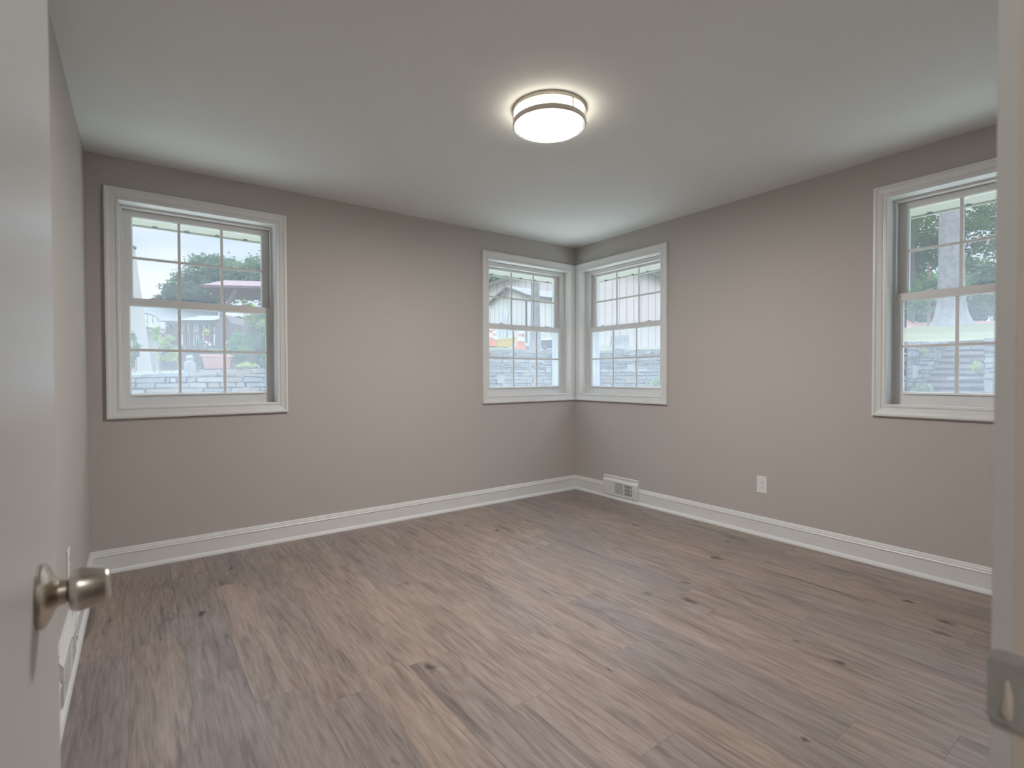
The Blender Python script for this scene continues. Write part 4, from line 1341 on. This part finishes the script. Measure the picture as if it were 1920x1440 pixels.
mb = MB(); mb.bar((kx(419), -.04, ze - .75), (kx(443), -.04, ze - .02), .09, .09); bl(mb, 'brace', mat('faded_wood', (.36, .26, .25), .8, noise=.1))

# items along the wall top
M['terra'] = mat('terracotta_plastic', (.50, .235, .20), .65, noise=.05)
p = at(407, 688, 8.0); p.z = gz(p.x, p.y) + .035
r_ = placed('trough_planter', p, R(-YAW + 20)); tag(r_, 'terracotta coloured trough planter on the stone wall', 'planter'); bl = local(r_)
mb = MB(); o8 = [(-.155, -.09, 0), (.155, -.09, 0), (.155, .09, 0), (-.155, .09, 0)]; t8 = [(-.19, -.115, .19), (.19, -.115, .19), (.19, .115, .19), (-.19, .115, .19)]
mb.hexa(o8 + t8); bl(mb, 'pot_body', M['terra'], bevel=.012)
mb = MB(); mb.box((-.21, -.13, .185), (.21, .13, .215)); bl(mb, 'rim', M['terra'], bevel=.008)
mb = MB(); mb.box((-.185, -.105, .212), (.185, .105, .219)); bl(mb, 'soil', M['mulch'])
fl = leaves(None, [((0, 0, .27), (.17, .09, .05), 1), ((-.12, 0, .34), (.06, .05, .08), 1), ((.14, 0, .34), (.05, .05, .09), 1)], 420, .022, M['leaf_far'], seed=91); fl.parent = r_
fl = leaves(None, [((-.14, 0, .38), (.05, .04, .05), 1), ((.16, 0, .36), (.05, .04, .07), 1), ((0, 0, .30), (.14, .06, .04), 1)], 70, .018, M['flower_w'], name='blossoms', seed=92); fl.parent = r_
# stone ornament
p = at(356, 690, 7.7); p.z = gz(p.x, p.y) + .03
mb = MB(); mb.lathe([(0, .085), (.07, .08), (.10, .075), (.15, .068), (.165, .045), (.18, .04), (.20, .055), (.225, .05), (.25, .03), (.255, .01)], p, n=14)
for i, v in enumerate(mb.v):
    v = Vector(v); k_ = 1 + .08 * math.sin(i * 1.7); mb.v[i] = (p.x + (v.x - p.x) * k_, p.y + (v.y - p.y) * k_, v.z)
tag(mb.build('stone_ornament', ST[3], smooth=50, origin=p), 'small pale stone garden ornament left of the trough planter', 'garden ornament')
# hanging basket with yellow flowers
p = at(388, 634, 16.6)
r_ = empty('flower_basket', p); tag(r_, 'dark red flower pot with yellow flowers hanging on the porch', 'flower pot')
mb = MB(); mb.lathe([(-.16, .07), (.04, .10), (.05, .105), (.05, .09), (.03, .085)], p, n=18); mb.build('pot', mat('dark_red_pot', (.32, .08, .08), .6), r_, smooth=40)
leaves(r_, [(tuple(p + Vector((0, 0, .16))), (.11, .11, .10), 1)], 160, .035, M['flower_y'], name='blossoms', seed=93)
leaves(r_, [(tuple(p + Vector((0, 0, .10))), (.12, .12, .08), 1)], 120, .035, M['leaf_mid'], seed=94)
mb = MB(); mb.tube([p + Vector((0, 0, .05)), p + Vector((0, 0, .55))], .006, 5); mb.build('hanger', M['fascia_d'], r_)
# shrubs in the left window
def sh(blobs, n, s, m, lb, seed, name='garden_shrub', **k):
    return shrub(name, blobs, n, s, M[m], lb, seed, **k)
sh([B(300, 632, 9.4, 12, 14), B(317, 645, 9.4, 15, 12), B(311, 666, 9.4, 18, 12), B(294, 620, 9.4, 7, 8)], 1500, .035, 'leaf_lime', 'airy yellow green shrub in front of the porch', 101)
sh([B(253, 640, 9.0, 8, 16), B(248, 665, 9.0, 8, 16)], 600, .04, 'leaf_mid', 'green shrub cut off by the left edge of the left window', 102)
sh([B(335, 655, 10, 10, 12)], 260, .035, 'leaf_far', 'sparse small shrub behind the stone ornament', 103)
sh([B(374, 650, 9, 10, 12), B(370, 668, 9, 12, 12), B(380, 638, 9, 6, 6)], 700, .035, 'leaf_far', 'small grey green shrub between ornament and planter', 104)
sh([B(482, 620, 10.5, 20, 28), B(475, 655, 10, 22, 22), B(500, 600, 10.5, 20, 24), B(505, 650, 10, 20, 30), B(487, 680, 10, 14, 12)], 8000, .04, 'leaf_mid', 'dense green bush at the right edge of the left window', 105)
sh([B(442, 655, 10.3, 14, 20), B(436, 672, 10, 12, 12), B(450, 640, 10.6, 12, 16), B(462, 665, 10.4, 14, 14)], 4500, .04, 'leaf_mid', 'looser green bush just right of the trough planter', 106)
sh([B(456, 565, 9.8, 6, 9), B(470, 578, 9.8, 12, 10), B(488, 560, 9.8, 7, 16), B(462, 590, 9.8, 10, 12), B(480, 600, 9.8, 16, 16)], 700, .035, 'leaf_lime', 'tall arching pale green branches above the dense bush', 107, stems=9)
sh([B(465, 684, 8.6, 15, 4), B(445, 688, 8.6, 8, 3)], 500, .03, 'leaf_lime', 'low yellow green groundcover spilling over the wall top', 108)
# walk and stakes
mb = MB()
pr = [(225, 8.9, 10.4), (300, 9.1, 10.6), (345, 9.4, 11.0), (380, 9.8, 11.4)]
for i in range(3):
    q4 = []
    for (px, ta, tb) in (pr[i], pr[i + 1]):
        for t in (ta, tb):
            a_ = at(px, 690, t); q4.append(Vector((a_.x, a_.y, gz(a_.x, a_.y) + .03)))
    c8 = [q4[0], q4[2], q4[3], q4[1]]
    mb.hexa([v - Vector((0, 0, .1)) for v in c8] + c8)
tag(mb.build('concrete_walk', mat('pale_concrete', (.62, .60, .57), .9, noise=.06)), 'pale concrete walk crossing the grass below the porch', 'path')
for i, (px, t, h, mm, lb) in enumerate([(254, 8.2, .24, 'orange', 'orange red stake at the left edge of the grass'), (289, 8.0, .16, 'fascia_d', 'thin dark stake nearest the orange red stake'),
                                        (300, 8.0, .17, 'fascia_d', 'thin dark stake in the middle of the grass strip'), (323, 8.0, .20, 'fascia_d', 'thin dark stake closest to the stone ornament')]):
    p = at(px, 690, t); p.z = gz(p.x, p.y) - .03
    mb = MB(); mb.tube([p, p + Vector((0, 0, h))], .006, 6); mb.lathe([(0, .006), (.012, .011), (.024, .004)], p + Vector((0, 0, h)), n=8)
    tag(mb.build('garden_stake', M[mm], origin=p), lb, 'stake', 'garden stakes')
